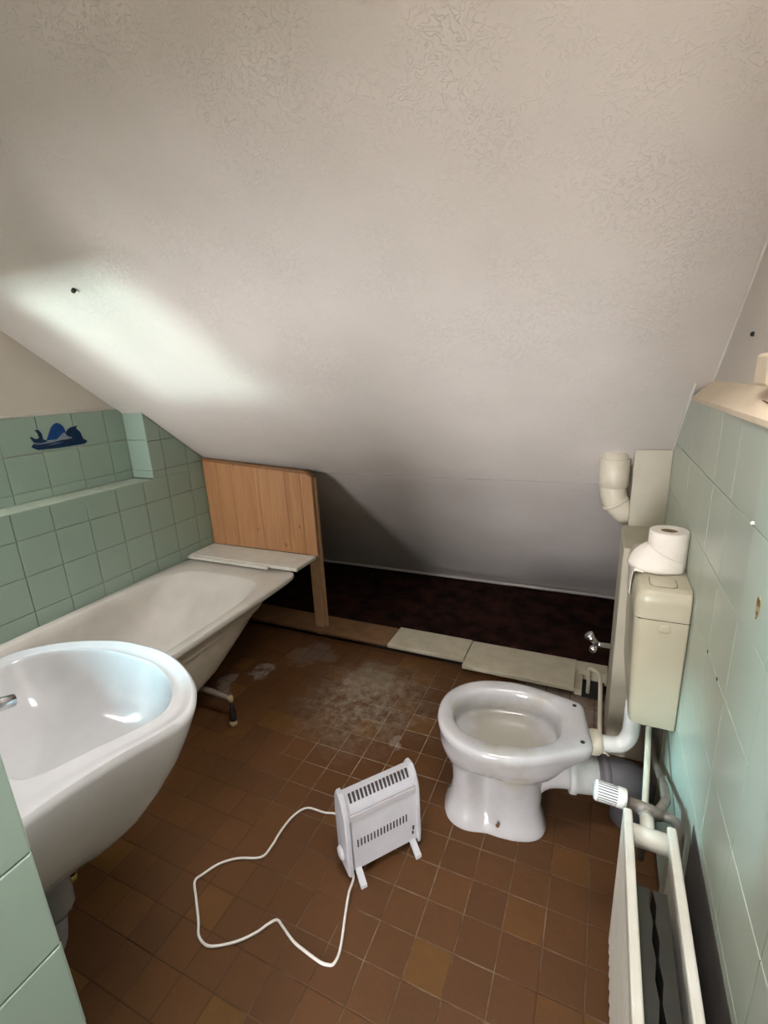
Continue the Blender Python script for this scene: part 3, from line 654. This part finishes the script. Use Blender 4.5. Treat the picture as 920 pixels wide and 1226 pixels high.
bm = B(); lathe(bm, [(0.006, 0.0), (0.006, 0.004), (0.003, 0.006)], T(-0.225, -0.0965, 0.040), -TB, 12); part('screw_cap', bm, M['rust'], t, True, 'brownish screw head in the foot')
bm = B(); lathe(bm, [(0.0028, 0.0), (0.0025, 0.002)], T(-0.318, 0.098, 0.300), n=8); part('dark_fleck', bm, M['black'], t)

# waste connector and dark grey drain pipe
t = thing('waste_pipe', 'dark grey plastic waste pipe with pale collar behind the toilet', 'pipe', T(0.05, 0, 0.185))
bm = B(); lathe(bm, [(0.050, 0.0), (0.060, 0.0), (0.062, 0.004), (0.062, 0.018), (0.057, 0.022), (0.056, 0.060), (0.054, 0.088), (0.05, 0.088)], T(-0.018, 0, 0.185), TA, 28); part('collar', bm, M['connector'], t, True, 'pale grey rubber collar')
bm = B(); tube(bm, [T(0.062, 0, 0.185), T(0.10, 0, 0.185)] + bend(T(0.11, 0, 0.185), T(0.165, 0, 0.185), T(0.175, 0.03, 0.13), 8) + [T(0.175, 0.04, 0.06), T(0.175, 0.04, 0.0)], 0.0555, 24); part('elbow', bm, M['greyplastic'], t, True)
bm = B(); lathe(bm, [(0.056, 0.0), (0.0595, 0.002), (0.0595, 0.020), (0.056, 0.022)], T(0.072, 0, 0.185), TA, 28); part('sleeve', bm, M['greyplastic'], t, True)

# flush pipe
t = thing('flush_pipe', 'white flush pipe bending from the cistern down to the toilet', 'pipe', (0.13, 1.305, 0.3))
bm = B(); tube(bm, [(0.138, 1.315, 0.45), (0.138, 1.315, 0.40)] + bend((0.137, 1.315, 0.36), (0.134, 1.315, 0.302), (0.095, 1.308, 0.302), 8) + [(0.065, 1.303, 0.302), (0.045, 1.299, 0.302)], 0.0225, 18); part('tube', bm, M['whitepipe'], t, True)
bm = B(); lathe(bm, [(0.024, 0.0), (0.034, 0.006), (0.037, 0.016), (0.036, 0.030), (0.030, 0.038), (0.023, 0.042)], T(0.027, 0, 0.302), TA, 24); part('seal', bm, M['creampipe'], t, True)

# ------------------------------------------------------------------ cistern
t = thing('cistern', 'cream plastic cistern on the green tiled wall', 'cistern', (0.17, 1.42, 0.436))
cxa, cxb, cya, cyb_ = 0.108, 0.2285, 1.236, 1.615
def rbox(x0, x1, y0, y1, z, r):
    o = []; C4 = ((x1-r*0.25, y1-r*0.25, 0, r*0.25), (x0+r, y1-r, 90, r), (x0+r, y0+r, 180, r), (x1-r*0.25, y0+r*0.25, 270, r*0.25))
    for X, Y, a0, R in C4:
        for k in range(6): a = math.radians(a0+k*18); o.append((X+R*math.cos(a), Y+R*math.sin(a), z))
    return o
bm = B(); loft(bm, [rbox(cxa+0.024, cxb, cya+0.012, cyb_-0.012, 0.436, 0.02), rbox(cxa+0.014, cxb, cya+0.005, cyb_-0.005, 0.440, 0.022), rbox(cxa+0.011, cxb, cya+0.003, cyb_-0.003, 0.450, 0.022), rbox(cxa, cxb, cya, cyb_, 0.751, 0.022)]); sharp(part('tank', bm, M['cistern'], t), 40)
bm = B(); loft(bm, [rbox(cxa-0.001, cxb, cya-0.001, cyb_+0.001, 0.7535, 0.022), rbox(cxa-0.001, cxb, cya-0.001, cyb_+0.001, 0.798, 0.022), rbox(cxa+0.003, cxb, cya+0.002, cyb_-0.002, 0.815, 0.022), rbox(cxa+0.010, cxb, cya+0.008, cyb_-0.008, 0.826, 0.022), rbox(cxa+0.024, cxb, cya+0.022, cyb_-0.022, 0.831, 0.018)]); lid = sharp(part('lid', bm, M['cistern'], t), 40)
bm = B(); box(bm, (cxa+0.010, cya+0.0012, 0.7505), (cxb, cyb_-0.004, 0.754)); part('lid_joint', bm, M['vent'], t)
def rr2(x0, x1, y0, y1, r, z): return [(X+r*math.cos(math.radians(a0+k*22.5)), Y+r*math.sin(math.radians(a0+k*22.5)), z) for X, Y, a0 in ((x1-r, y1-r, 0), (x0+r, y1-r, 90), (x0+r, y0+r, 180), (x1-r, y0+r, 270)) for k in range(5)]
bm = B(); loft(bm, [rr2(0.138, 0.200, 1.262, 1.330, 0.016, 0.829), rr2(0.138, 0.200, 1.262, 1.330, 0.016, 0.8318)]); btn = part('button_joint', bm, M['vent'], t)
bm = B(); loft(bm, [rr2(0.1392, 0.1988, 1.2632, 1.3288, 0.015, 0.829), rr2(0.1392, 0.1988, 1.2632, 1.3288, 0.015, 0.8325), rr2(0.142, 0.196, 1.266, 1.326, 0.013, 0.8335)]); part('flush_button', bm, M['cistern'], t, True)
bm = B(); loft(bm, [[(X, cya-0.0002-h, Z) for X, Z, _ in [(p[0], p[1], 0) for p in rr2(0.164-s, 0.190+s, 0.722-s, 0.742+s, 0.006, 0)]] for h, s in ((-0.002, 0.0), (0.0012, 0.0), (0.0018, -0.0012))]); part('inlet_cover', bm, M['cistern'], t, True)

# ------------------------------------------------------------------ toilet roll on the cistern
rc = Vector((0.183, 1.395, 0.832)); RR, RH = 0.047, 0.108
t = thing('toilet_roll', 'white toilet roll standing on the cistern lid with a loose sheet', 'toilet roll', rc)
bm = B(); n = 40
prof = [(0.0215, 0.0), (RR-0.002, 0.0), (RR, 0.003), (RR, RH-0.003), (RR-0.002, RH), (0.0215, RH), (0.0205, RH-0.002)]
lathe(bm, [(r*(1+0.0), h) for r, h in prof] + [(0.0205, 0.002), (0.0215, 0.0)], rc, n=n, cap0=False, cap1=False); sharp(part('roll', bm, M['paper'], t), 45)
bm = B(); lathe(bm, [(0.0204, 0.002), (0.0204, RH-0.003), (0.0194, RH-0.003), (0.0194, 0.002)], rc, n=24, cap0=False, cap1=False); part('core', bm, M['card'], t, True)
# loose sheet: leaves the roll on its near-left side, lies over the lid and hangs over the front edge
def sheet_pt(u, v):
    # a fan of paper round the foot of the roll: v=1 clings to the roll, v=0 spreads over the lid
    a = math.radians(-40 - 150*u)
    ht = 0.858 + 0.045*min(1, u*1.3); rb = 0.049 + 0.046*max(0, u-0.25)**1.1/0.75
    rt = 0.0476; p = Vector((rc.x+rt*math.cos(a), rc.y+rt*math.sin(a), ht)); q = Vector((rc.x+rb*math.cos(a), rc.y+rb*math.sin(a), 0.8335))
    k = v**1.6
    z = q.z + (p.z-q.z)*v + 0.006*math.sin(PI*v)*u
    return Vector((q.x+(p.x-q.x)*k, q.y+(p.y-q.y)*k, z))
def hang_pt(u, v):
    top = spline([(0.128, 0, 0.8355), (0.112, 0, 0.8340), (0.1055, 0, 0.826), (0.1035, 0, 0.80), (0.1030, 0, 0.772), (0.1035, 0, 0.745)], 6)
    i = u*(len(top)-1); k = min(int(i), len(top)-2); p = top[k].lerp(top[k+1], i-k)
    y0, y1 = 1.335+0.035*u, 1.455-0.030*u
    return Vector((p.x-0.002*math.sin(v*7)*u-0.0008, y0+(y1-y0)*v, p.z-0.02*u*(v-0.5)))
o = part('hanging_sheet', sheet(18, 8, hang_pt), M['paper'], t, True); md = o.modifiers.new('thick', 'SOLIDIFY'); md.thickness = 0.0006
s = sheet(36, 10, sheet_pt)
o = part('loose_sheet', s, M['paper'], t, True); md = o.modifiers.new('thick', 'SOLIDIFY'); md.thickness = 0.0006

# ------------------------------------------------------------------ pipe boxing in the corner
bm = B(); loft(bm, [[(x, 1.880, 0.0), (x, 1.880, SL(1.880)-0.010), (x, 2.06, SL(2.06)-0.010), (x, 2.06, 0.0)] for x in (0.114, XR-0.001)]); box(bm, (0.092, 1.622, 0.0), (XR-0.001, 1.879, 0.800), 0.003)
tag(link('pipe_boxing', bm, M['boxing']), 'tall cream painted boxing in the corner behind the cistern', 'boxing')
t = thing('vent_pipe', 'cream plastic pipe elbow coming out of the slope into the boxing', 'pipe', (0.06, 1.96, 0.95))
bm = B(); tube(bm, [(0.054, 1.945, 1.06), (0.054, 1.945, 0.985)] + bend((0.054, 1.945, 0.93), (0.056, 1.945, 0.875), (0.098, 1.955, 0.835), 8) + [(0.118, 1.96, 0.818)], 0.046, 24); part('elbow', bm, M['creampipe'], t, True)
bm = B(); lathe(bm, [(0.047, -0.055), (0.052, -0.052), (0.053, -0.02), (0.053, 0.05), (0.050, 0.052)], (0.054, 1.945, 0.985), n=28); part('socket', bm, M['creampipe'], t, True)
bm = B(); lathe(bm, [(0.0465, 0), (0.0495, 0.002), (0.0495, 0.008), (0.0465, 0.01)], (0.064, 1.947, 0.873), Vector((0.5, 0.1, -0.85)), n=28); part('seal_ring', bm, M['creampipe'], t, True)

# stop tap on the boxing
t = thing('stop_tap', 'small chrome tap sticking out of the cream boxing', 'tap', (0.08, 1.78, 0.36))
bm = B(); tube(bm, [(0.0915, 1.762, 0.362), (0.055, 1.755, 0.365), (0.036, 1.752, 0.366)], [0.010, 0.009, 0.012], 12); part('stem', bm, M['chrome'], t, True)
bm = B(); tube(bm, [(0.040, 1.752, 0.368), (0.024, 1.750, 0.385), (0.012, 1.748, 0.400)], [0.010, 0.011, 0.017], 12); lathe(bm, [(0.017, 0), (0.0185, 0.003), (0.016, 0.007)], (0.012, 1.748, 0.400), Vector((-0.6, -0.05, 0.75)), 14); part('handle', bm, M['chrome'], t, True)
bm = B(); lathe(bm, [(0.009, -0.012), (0.013, -0.006), (0.013, 0.008), (0.008, 0.014)], (0.029, 1.748, 0.347), Vector((-0.3, -1, 0)), 14); part('outlet', bm, M['chrome'], t, True)
# bent copper pipe, painted
t = thing('bent_pipe', 'thin white painted pipe bending out of the hole in the kerb', 'pipe', (0.07, 1.82, 0.1))
bm = B(); tube(bm, [(0.025, 1.965, 0.0), (0.025, 1.965, 0.10)] + bend((0.025, 1.962, 0.115), (0.026, 1.955, 0.135), (0.045, 1.94, 0.133), 4) + bend((0.052, 1.935, 0.132), (0.068, 1.925, 0.130), (0.069, 1.90, 0.110), 4) + [(0.072, 1.72, 0.045), (0.074, 1.66, 0.034)], 0.0085, 10); part('tube', bm, M['creampipe'], t, True)
bm = B(); tube(bm, [(0.072, 1.672, 0.036), (0.078, 1.615, 0.022), (0.125, 1.560, 0.016)], 0.008, 10); part('branch', bm, M['creampipe'], t, True)

# ------------------------------------------------------------------ radiator
t = thing('radiator', 'cream fluted double-panel radiator under the ledge at lower right', 'radiator', (0.15, 0.42, 0.06))
y0r, y1r, zb, zt = -0.12, 0.925, 0.065, 0.452
def fluted(x, sgn, ym=y1r):
    bm = B(); n = 480; f = []; bk = []
    for k in range(n+1):
        y = y0r+(ym-y0r)*k/n; ph = (y1r-y)/0.0240*2*PI
        f.append((x+sgn*0.0060*(1-abs(math.cos(ph/2))), y)); bk.append((x+sgn*0.011, y))
    rings = [[(a, b, z) for a, b in f] + [(a, b, z) for a, b in bk[::-1]] for z in (zb, zt-0.012)]
    loft(bm, rings); return bm
o = sharp(part('front_panel', fluted(0.0985, 1), M['radiator'], t), 30)
o = sharp(part('back_panel', fluted(0.1970, -1, 0.905), M['radiator'], t), 30)
bm = B(); box(bm, (0.0985, y0r, zt-0.018), (0.1155, y1r+0.004, zt+0.008), 0.004, 2); box(bm, (0.0985, y1r-0.010, zb), (0.1125, y1r+0.004, zt), 0.003, 2); part('front_rim', bm, M['radiator'], t)
bm = B(); box(bm, (0.1775, y0r, zt-0.018), (0.1945, 0.912, zt+0.008), 0.004, 2); box(bm, (0.1795, 0.898, zb), (0.1945, 0.912, zt), 0.003, 2); part('back_rim', bm, M['radiator'], t)
bm = B(); tube(bm, [(0.108, 0.895, zt-0.022), (0.186, 0.892, zt-0.022)], 0.0205, 18); part('header_tube', bm, M['radiator'], t, True)
for x0, x1, nm in ((0.1165, 0.1440, 0), (0.1480, 0.1760, 1)):
    bm = B(); n = 60; A = []; Bk = []
    y1 = 0.800
    for k in range(n+1):
        y = y0r+(y1-y0r)*k/n; ph = (k % 4)
        wv = (0, 0.5, 1, 0.5)[ph]; xi = x0+0.004 if not nm else x1-0.004; xo = x1-0.004*wv if not nm else x0+0.004*wv
        A.append((xi, y)); Bk.append((xo, y))
    loft(bm, [[(a, b, z) for a, b in A] + [(a, b, z) for a, b in Bk[::-1]] for z in (zb+0.05, zt-0.040)]); part('convector_fin', bm, M['fins'], t)
bm = B(); tube(bm, [(0.146, 0.905, zt-0.022), (0.146, 0.955, zt-0.021)], 0.0135, 14); part('connector', bm, M['radiator'], t, True)
bm = B(); tube(bm, [(0.112, 0.962, zt-0.012), (0.150, 0.962, zt-0.018), (0.176, 0.962, zt-0.021)], [0.013, 0.015, 0.012], 14); tube(bm, [(0.146, 0.962, zt-0.018), (0.146, 0.962, 0.30)], 0.009, 12)
lathe(bm, [(0.017, 0), (0.018, 0.004), (0.018, 0.016), (0.016, 0.020)], (0.146, 0.944, zt-0.021), Vector((0, 1, 0)), 6)
part('valve_body', bm, M['oldmetal'], t, True, 'dull brown metal valve')
bm = B(); n = 28
vc, va = Vector((0.106, 0.962, zt-0.004)), Vector((-1, -0.04, 0.10)).normalized()
vr = []
def vring(r, h, rib):
    aa = va.orthogonal().normalized(); bb = va.cross(aa)
    return [vc + va*h + (aa*math.cos(2*PI*k/56)+bb*math.sin(2*PI*k/56))*r for k in range(56)]
loft(bm, [vring(0.014, 0, 0), vring(0.020, 0.001, 0), vring(0.0215, 0.004, 0), vring(0.0215, 0.018, 0), vring(0.0215, 0.0185, 0.003), vring(0.0220, 0.060, 0.003), vring(0.0195, 0.064, 0), vring(0.008, 0.065, 0)])
vh = sharp(part('valve_head', bm, M['valve'], t), 30); vh['label'] = 'ribbed white thermostatic head'
bm = B(); aa = va.orthogonal().normalized(); bb = va.cross(aa)
for k in range(24):
    a = 2*PI*(k+0.5)/24; d = aa*math.cos(a)+bb*math.sin(a); tt = va.cross(d)
    obox(bm, vc + va*0.040 + d*0.0207, (va, tt, d), (0.020, 0.0010, 0.0013), 0, 1)
o = part('valve_slots', bm, M['vent'], vh); o['kind'] = 'stuff'

t = thing('heating_pipes', 'dull heating pipes running along the wall behind the radiator valve', 'pipe', (0.19, 1.1, 0.4))
bm = B(); tube(bm, [(0.176, 0.962, zt-0.021)] + bend((0.190, 0.962, zt-0.022), (0.208, 0.962, zt-0.022), (0.209, 0.950, zt-0.05), 5) + [(0.210, 0.94, 0.2), (0.210, 0.94, 0.0)], 0.010, 12); part('return_pipe', bm, M['oldmetal'], t, True)
bm = B(); tube(bm, [(0.170, 0.972, zt-0.023), (0.196, 1.05, zt-0.06), (0.206, 1.16, 0.34), (0.208, 1.30, 0.27), (0.208, 1.50, 0.23), (0.208, 1.615, 0.22)], 0.010, 12); part('supply_pipe', bm, M['oldmetal'], t, True)
bm = B(); tube(bm, [(0.150, 1.00, 0.30), (0.160, 1.08, 0.33), (0.172, 1.22, 0.36), (0.178, 1.30, 0.38), (0.180, 1.32, 0.434)], 0.0075, 10); part('filler_pipe', bm, M['creampipe'], t, True)

# ------------------------------------------------------------------ portable heater
HA = Vector((-0.519, 0.857, 0)); HT = Vector((0.6288, 0.7775, 0)); HN = Vector((0.7775, -0.6288, 0))
def Hh(s, n, z): return HA + HT*s + HN*n + Vector((0, 0, z))
t = thing('heater', 'small white convector heater standing on the terracotta floor', 'heater', Hh(0.09, -0.06, 0))
pf = [(-0.030, 0.032), (-0.0285, 0.10), (-0.030, 0.205), (-0.033, 0.226), (-0.045, 0.256), (-0.062, 0.272), (-0.080, 0.270), (-0.092, 0.250), (-0.096, 0.20), (-0.094, 0.08), (-0.085, 0.032)]
S0, S1 = -0.014, 0.196
bm = B(); loft(bm, [[Hh(s, n, z) for n, z in pf] for s in (S0, S1)]); sharp(part('body', bm, M['heater'], t), 25)
cpf = [(-0.024, 0.022), (-0.021, 0.05), (-0.0235, 0.21), (-0.029, 0.235), (-0.042, 0.263), (-0.060, 0.280), (-0.082, 0.278), (-0.097, 0.255), (-0.103, 0.20), (-0.101, 0.07), (-0.090, 0.022)]
for sa, sb in ((S0-0.014, S0), (S1, S1+0.012)):
    bm = B(); c2 = [(n*0.9-0.006, 0.14+(z-0.14)*0.96) for n, z in cpf]
    seq = [sa, sa+0.004, sb] if sa < 0 else [sa, sb-0.004, sb]
    loft(bm, [[Hh(s, n, z) for n, z in (c2 if s in (S0-0.014, S1+0.012) else cpf)] for s in seq]); sharp(part('end_cap', bm, M['heater'], t), 35)
bm = B(); obox(bm, Hh((S0+S1)/2, -0.028, 0.216), (HT, HN, Vector((0, 0, 1))), ((S1-S0)/2-0.001, 0.003, 0.010), 0.002); part('grip_bar', bm, M['heatergrey'], t, label='grey strip under the top grille')
bm = B(); d = Vector((0, 0, 1)); sl = (Hh(0, -0.058, 0.2695)-Hh(0, -0.036, 0.234)).normalized(); nn = HT.cross(sl)
for k in range(16):
    s = S0+0.016+k*(S1-S0-0.032)/15; obox(bm, Hh(s, -0.0505, 0.2615), (HT, sl, nn), (0.0032, 0.0125, 0.0024), 0, 1)
o = part('top_vents', bm, M['vent'], t); o['kind'] = 'stuff'
bm = B()
for k in range(16):
    s = S0+0.022+k*(S1-S0-0.056)/15; obox(bm, Hh(s, -0.0288, 0.122+0.0003*k), (HT, HN, d), (0.0019, 0.0009, 0.0125), 0, 1)
o = part('front_vents', bm, M['vent'], t); o['kind'] = 'stuff'
bm = B(); obox(bm, Hh(S1-0.012, -0.0285, 0.080), (HT, HN, d), (0.003, 0.001, 0.007), 0.001); obox(bm, Hh(S1-0.014, -0.0285, 0.062), (HT, HN, d), (0.0025, 0.001, 0.005), 0.001); part('switch', bm, M['black'], t)
bm = B(); lathe(bm, [(0.020, 0), (0.020, 0.006), (0.016, 0.012), (0.010, 0.013)], Hh(S0-0.014, -0.058, 0.082), -HT, 18); part('knob', bm, M['heater'], t, True)
for s in (0.004, 0.180):
    bm = B(); c = [(0.006, 0.0), (-0.004, 0.006), (-0.030, 0.026), (-0.088, 0.026), (-0.118, 0.004), (-0.126, 0.0)]
    tk = [(n, z+0.011) for n, z in c]
    loft(bm, [[Hh(s+q, n, z) for n, z in c + tk[::-1]] for q in (-0.009, 0.009)]); part('foot', bm, M['heater'], t)
# power cable
cp = [(-0.60, 0.985), (-0.686, 1.028), (-0.739, 1.019), (-0.801, 1.013), (-0.827, 0.971), (-0.833, 0.912), (-0.829, 0.859), (-0.837, 0.817), (-0.9, 0.788), (-0.94, 0.754), (-0.961, 0.714), (-0.969, 0.687), (-0.93, 0.653), (-0.883, 0.614), (-0.854, 0.586), (-0.822, 0.577), (-0.795, 0.585), (-0.751, 0.615), (-0.72, 0.649), (-0.703, 0.678), (-0.687, 0.694), (-0.661, 0.685), (-0.619, 0.669), (-0.578, 0.662), (-0.534, 0.657), (-0.514, 0.659), (-0.501, 0.666), (-0.499, 0.689), (-0.508, 0.722), (-0.528, 0.776), (-0.545, 0.828), (-0.552, 0.868)]
pts = [(x, y, 0.0045) for x, y in cp]; pts[0] = (-0.56, 0.98, 0.02); pts = [tuple(Hh(0.03, -0.099, 0.06))] + pts + [tuple(Hh(-0.006, -0.06, 0.030))]
bm = B(); tube(bm, spline(pts, 5), 0.0036, 8); part('power_cable', bm, M['cable'], t, True)

# ------------------------------------------------------------------ whale decal on the niche tiles
t = thing('whale_decal', 'dark blue whale sticker on the tiles at the back of the niche', 'sticker', (XN+0.006, 1.34, 1.17))
def decal(name, pts, m, h):
    bm = B(); x = XN + 0.0075; a = [bm.verts.new((x, y, z)) for y, z in pts]; b = [bm.verts.new((x+h, y, z)) for y, z in pts]
    for i in range(len(a)): j = (i+1) % len(a); bm.faces.new((a[i], a[j], b[j], b[i]))
    for tri in tessellate_polygon([[Vector((y, z, 0)) for y, z in pts]]): bm.faces.new([b[i] for i in tri]); bm.faces.new([a[i] for i in tri[::-1]])
    part(name, bm, m, t)
decal('tail', [(1.2469, 1.2186), (1.2632, 1.2175), (1.2735, 1.202), (1.2744, 1.1766), (1.2911, 1.1665), (1.278, 1.1596), (1.2346, 1.1656), (1.2223, 1.191), (1.2298, 1.192), (1.2436, 1.1806), (1.259, 1.1832), (1.2564, 1.204)], M['navy'], 0.0010)
decal('back', [(1.286, 1.1692), (1.298, 1.190), (1.3083, 1.2077), (1.3150, 1.2195), (1.3226, 1.2277), (1.332, 1.2350), (1.343, 1.2394), (1.3530, 1.2375), (1.3611, 1.2316), (1.3680, 1.2240), (1.3733, 1.2143), (1.3752, 1.1959), (1.3538, 1.1824), (1.3308, 1.1692)], M['blue'], 0.0011)
decal('head', [(1.3729, 1.1914), (1.3855, 1.2049), (1.395, 1.2110), (1.4064, 1.2148), (1.4346, 1.218), (1.4256, 1.2066), (1.4350, 1.197), (1.4425, 1.186), (1.4471, 1.1583), (1.4679, 1.1429), (1.4501, 1.1326), (1.3919, 1.1324), (1.4001, 1.1684), (1.3796, 1.1792)], M['navy'], 0.0012)
decal('waterline', [(1.2198, 1.1492), (1.2299, 1.1612), (1.2938, 1.1614), (1.3333, 1.1629), (1.3993, 1.1652), (1.4474, 1.1498), (1.4531, 1.1364), (1.4347, 1.1326), (1.33, 1.1311), (1.2421, 1.1343)], M['navy'], 0.0014)
decal('foam', [(1.2350, 1.1560), (1.2984, 1.1660), (1.3303, 1.1690), (1.3648, 1.1951), (1.3716, 1.1802), (1.3985, 1.1707), (1.3445, 1.1630), (1.3148, 1.1580)], M['palewave'], 0.0018)
decal('foam', [(1.2780, 1.1480), (1.3200, 1.1530), (1.3600, 1.1540), (1.3200, 1.1500)], M['palewave'], 0.0018)

# ------------------------------------------------------------------ small marks on walls and ceiling
xr = XR - 0.0002
bm = B(); ring = [(0.0085*math.cos(a)*(1+0.25*math.sin(3*a)), 0.021*math.sin(a)*(1+0.2*math.cos(2*a))) for a in [2*PI*k/16 for k in range(16)]]
loft(bm, [[(xr+0.001, 0.803+u, 1.010+v) for u, v in ring], [(xr-0.0012, 0.803+u*0.9, 1.010+v*0.9) for u, v in ring], [(xr-0.0002, 0.803+u*0.6, 1.010+v*0.6) for u, v in ring]])
t = tag(link('drill_hole', bm, M['rustrim']), 'rusty broken hole in the green tiles at the right edge', 'hole')
for du, dv, su, sv in ((0.004, 0.006, 0.32, 0.42), (-0.004, 0.008, 0.30, 0.40), (0.001, -0.014, 0.28, 0.42)):
    bm = B(); loft(bm, [[(xr+0.0005, 0.803+du+u*su, 1.010+dv+v*sv) for u, v in ring], [(xr-0.0009, 0.803+du+u*su*0.9, 1.010+dv+v*sv*0.9) for u, v in ring]]); put(link('plug', bm, M['rust']), t)
def stud(name, c, ax, r, h, m, label, cat, group=None):
    bm = B(); lathe(bm, [(r, -h*0.3), (r, h*0.6), (r*0.6, h)], c, ax, 10); return tag(link(name, bm, m, None, True), label, cat, group)
stud('wall_plug', (xr, 0.889, 1.113), (-1, 0, 0), 0.004, 0.005, M['whitepipe'], 'tiny white plug in a joint of the right tiles', 'plug')
stud('nail_hole', (xr, 1.045, 0.793), (-1, 0, 0), 0.004, 0.0008, M['black'], 'upper small dark nail hole in the tiles, nearest the cistern lid', 'hole', 'nail holes in the right tiles')
stud('nail_hole', (xr, 0.951, 0.790), (-1, 0, 0), 0.004, 0.0008, M['black'], 'lower small dark nail hole in the tiles, further from the cistern', 'hole', 'nail holes in the right tiles')
stud('wall_screw', (XU, 1.253, 1.413), (-1, 0, 0), 0.005, 0.006, M['black'], 'dark screw head in the plaster above the right ledge', 'screw')
stud('ceiling_screw', (-1.586, 1.1227, SL(1.1227)-0.006), (0, -0.62, -0.785), 0.007, 0.010, M['black'], 'dark screw in the sloping ceiling above the niche', 'screw')
bm = B(); box(bm, (0.238, 0.985, 1.318), (XU+0.0, 1.062, 1.372), 0.006, 2); tag(link('plastic_bracket', bm, M['sill']), 'small beige block on the ledge at the right edge', 'bracket')

# ------------------------------------------------------------------ ceiling bulb behind the viewpoint
t = thing('ceiling_bulb', 'bare bulb in a holder under the flat ceiling behind the viewpoint', 'lamp', (-0.15, -0.55, 2.39))
bm = B(); lathe(bm, [(0.045, 0.0), (0.045, -0.012), (0.020, -0.02), (0.018, -0.06)], (-0.15, -0.55, 2.388), n=20); part('holder', bm, M['frame'], t, True)
em = mat('bulb_glow', (1, 0.9, 0.75), 0.4); BS(em).inputs['Emission Color'].default_value = (1, 0.80, 0.58, 1); BS(em).inputs['Emission Strength'].default_value = 6.0
bm = B(); bmesh.ops.create_uvsphere(bm, u_segments=16, v_segments=10, radius=0.032, matrix=Matrix.Translation((-0.15, -0.55, 2.29))); part('bulb', bm, em, t, True)
pl = bpy.data.lights.new('bulb_light', 'POINT'); pl.energy = BULB_W; pl.color = (1, 0.80, 0.60); pl.shadow_soft_size = 0.05
lo = bpy.data.objects.new('bulb_light', pl); COL.objects.link(lo); lo.parent = t; lo.location = (0, 0, -0.16)
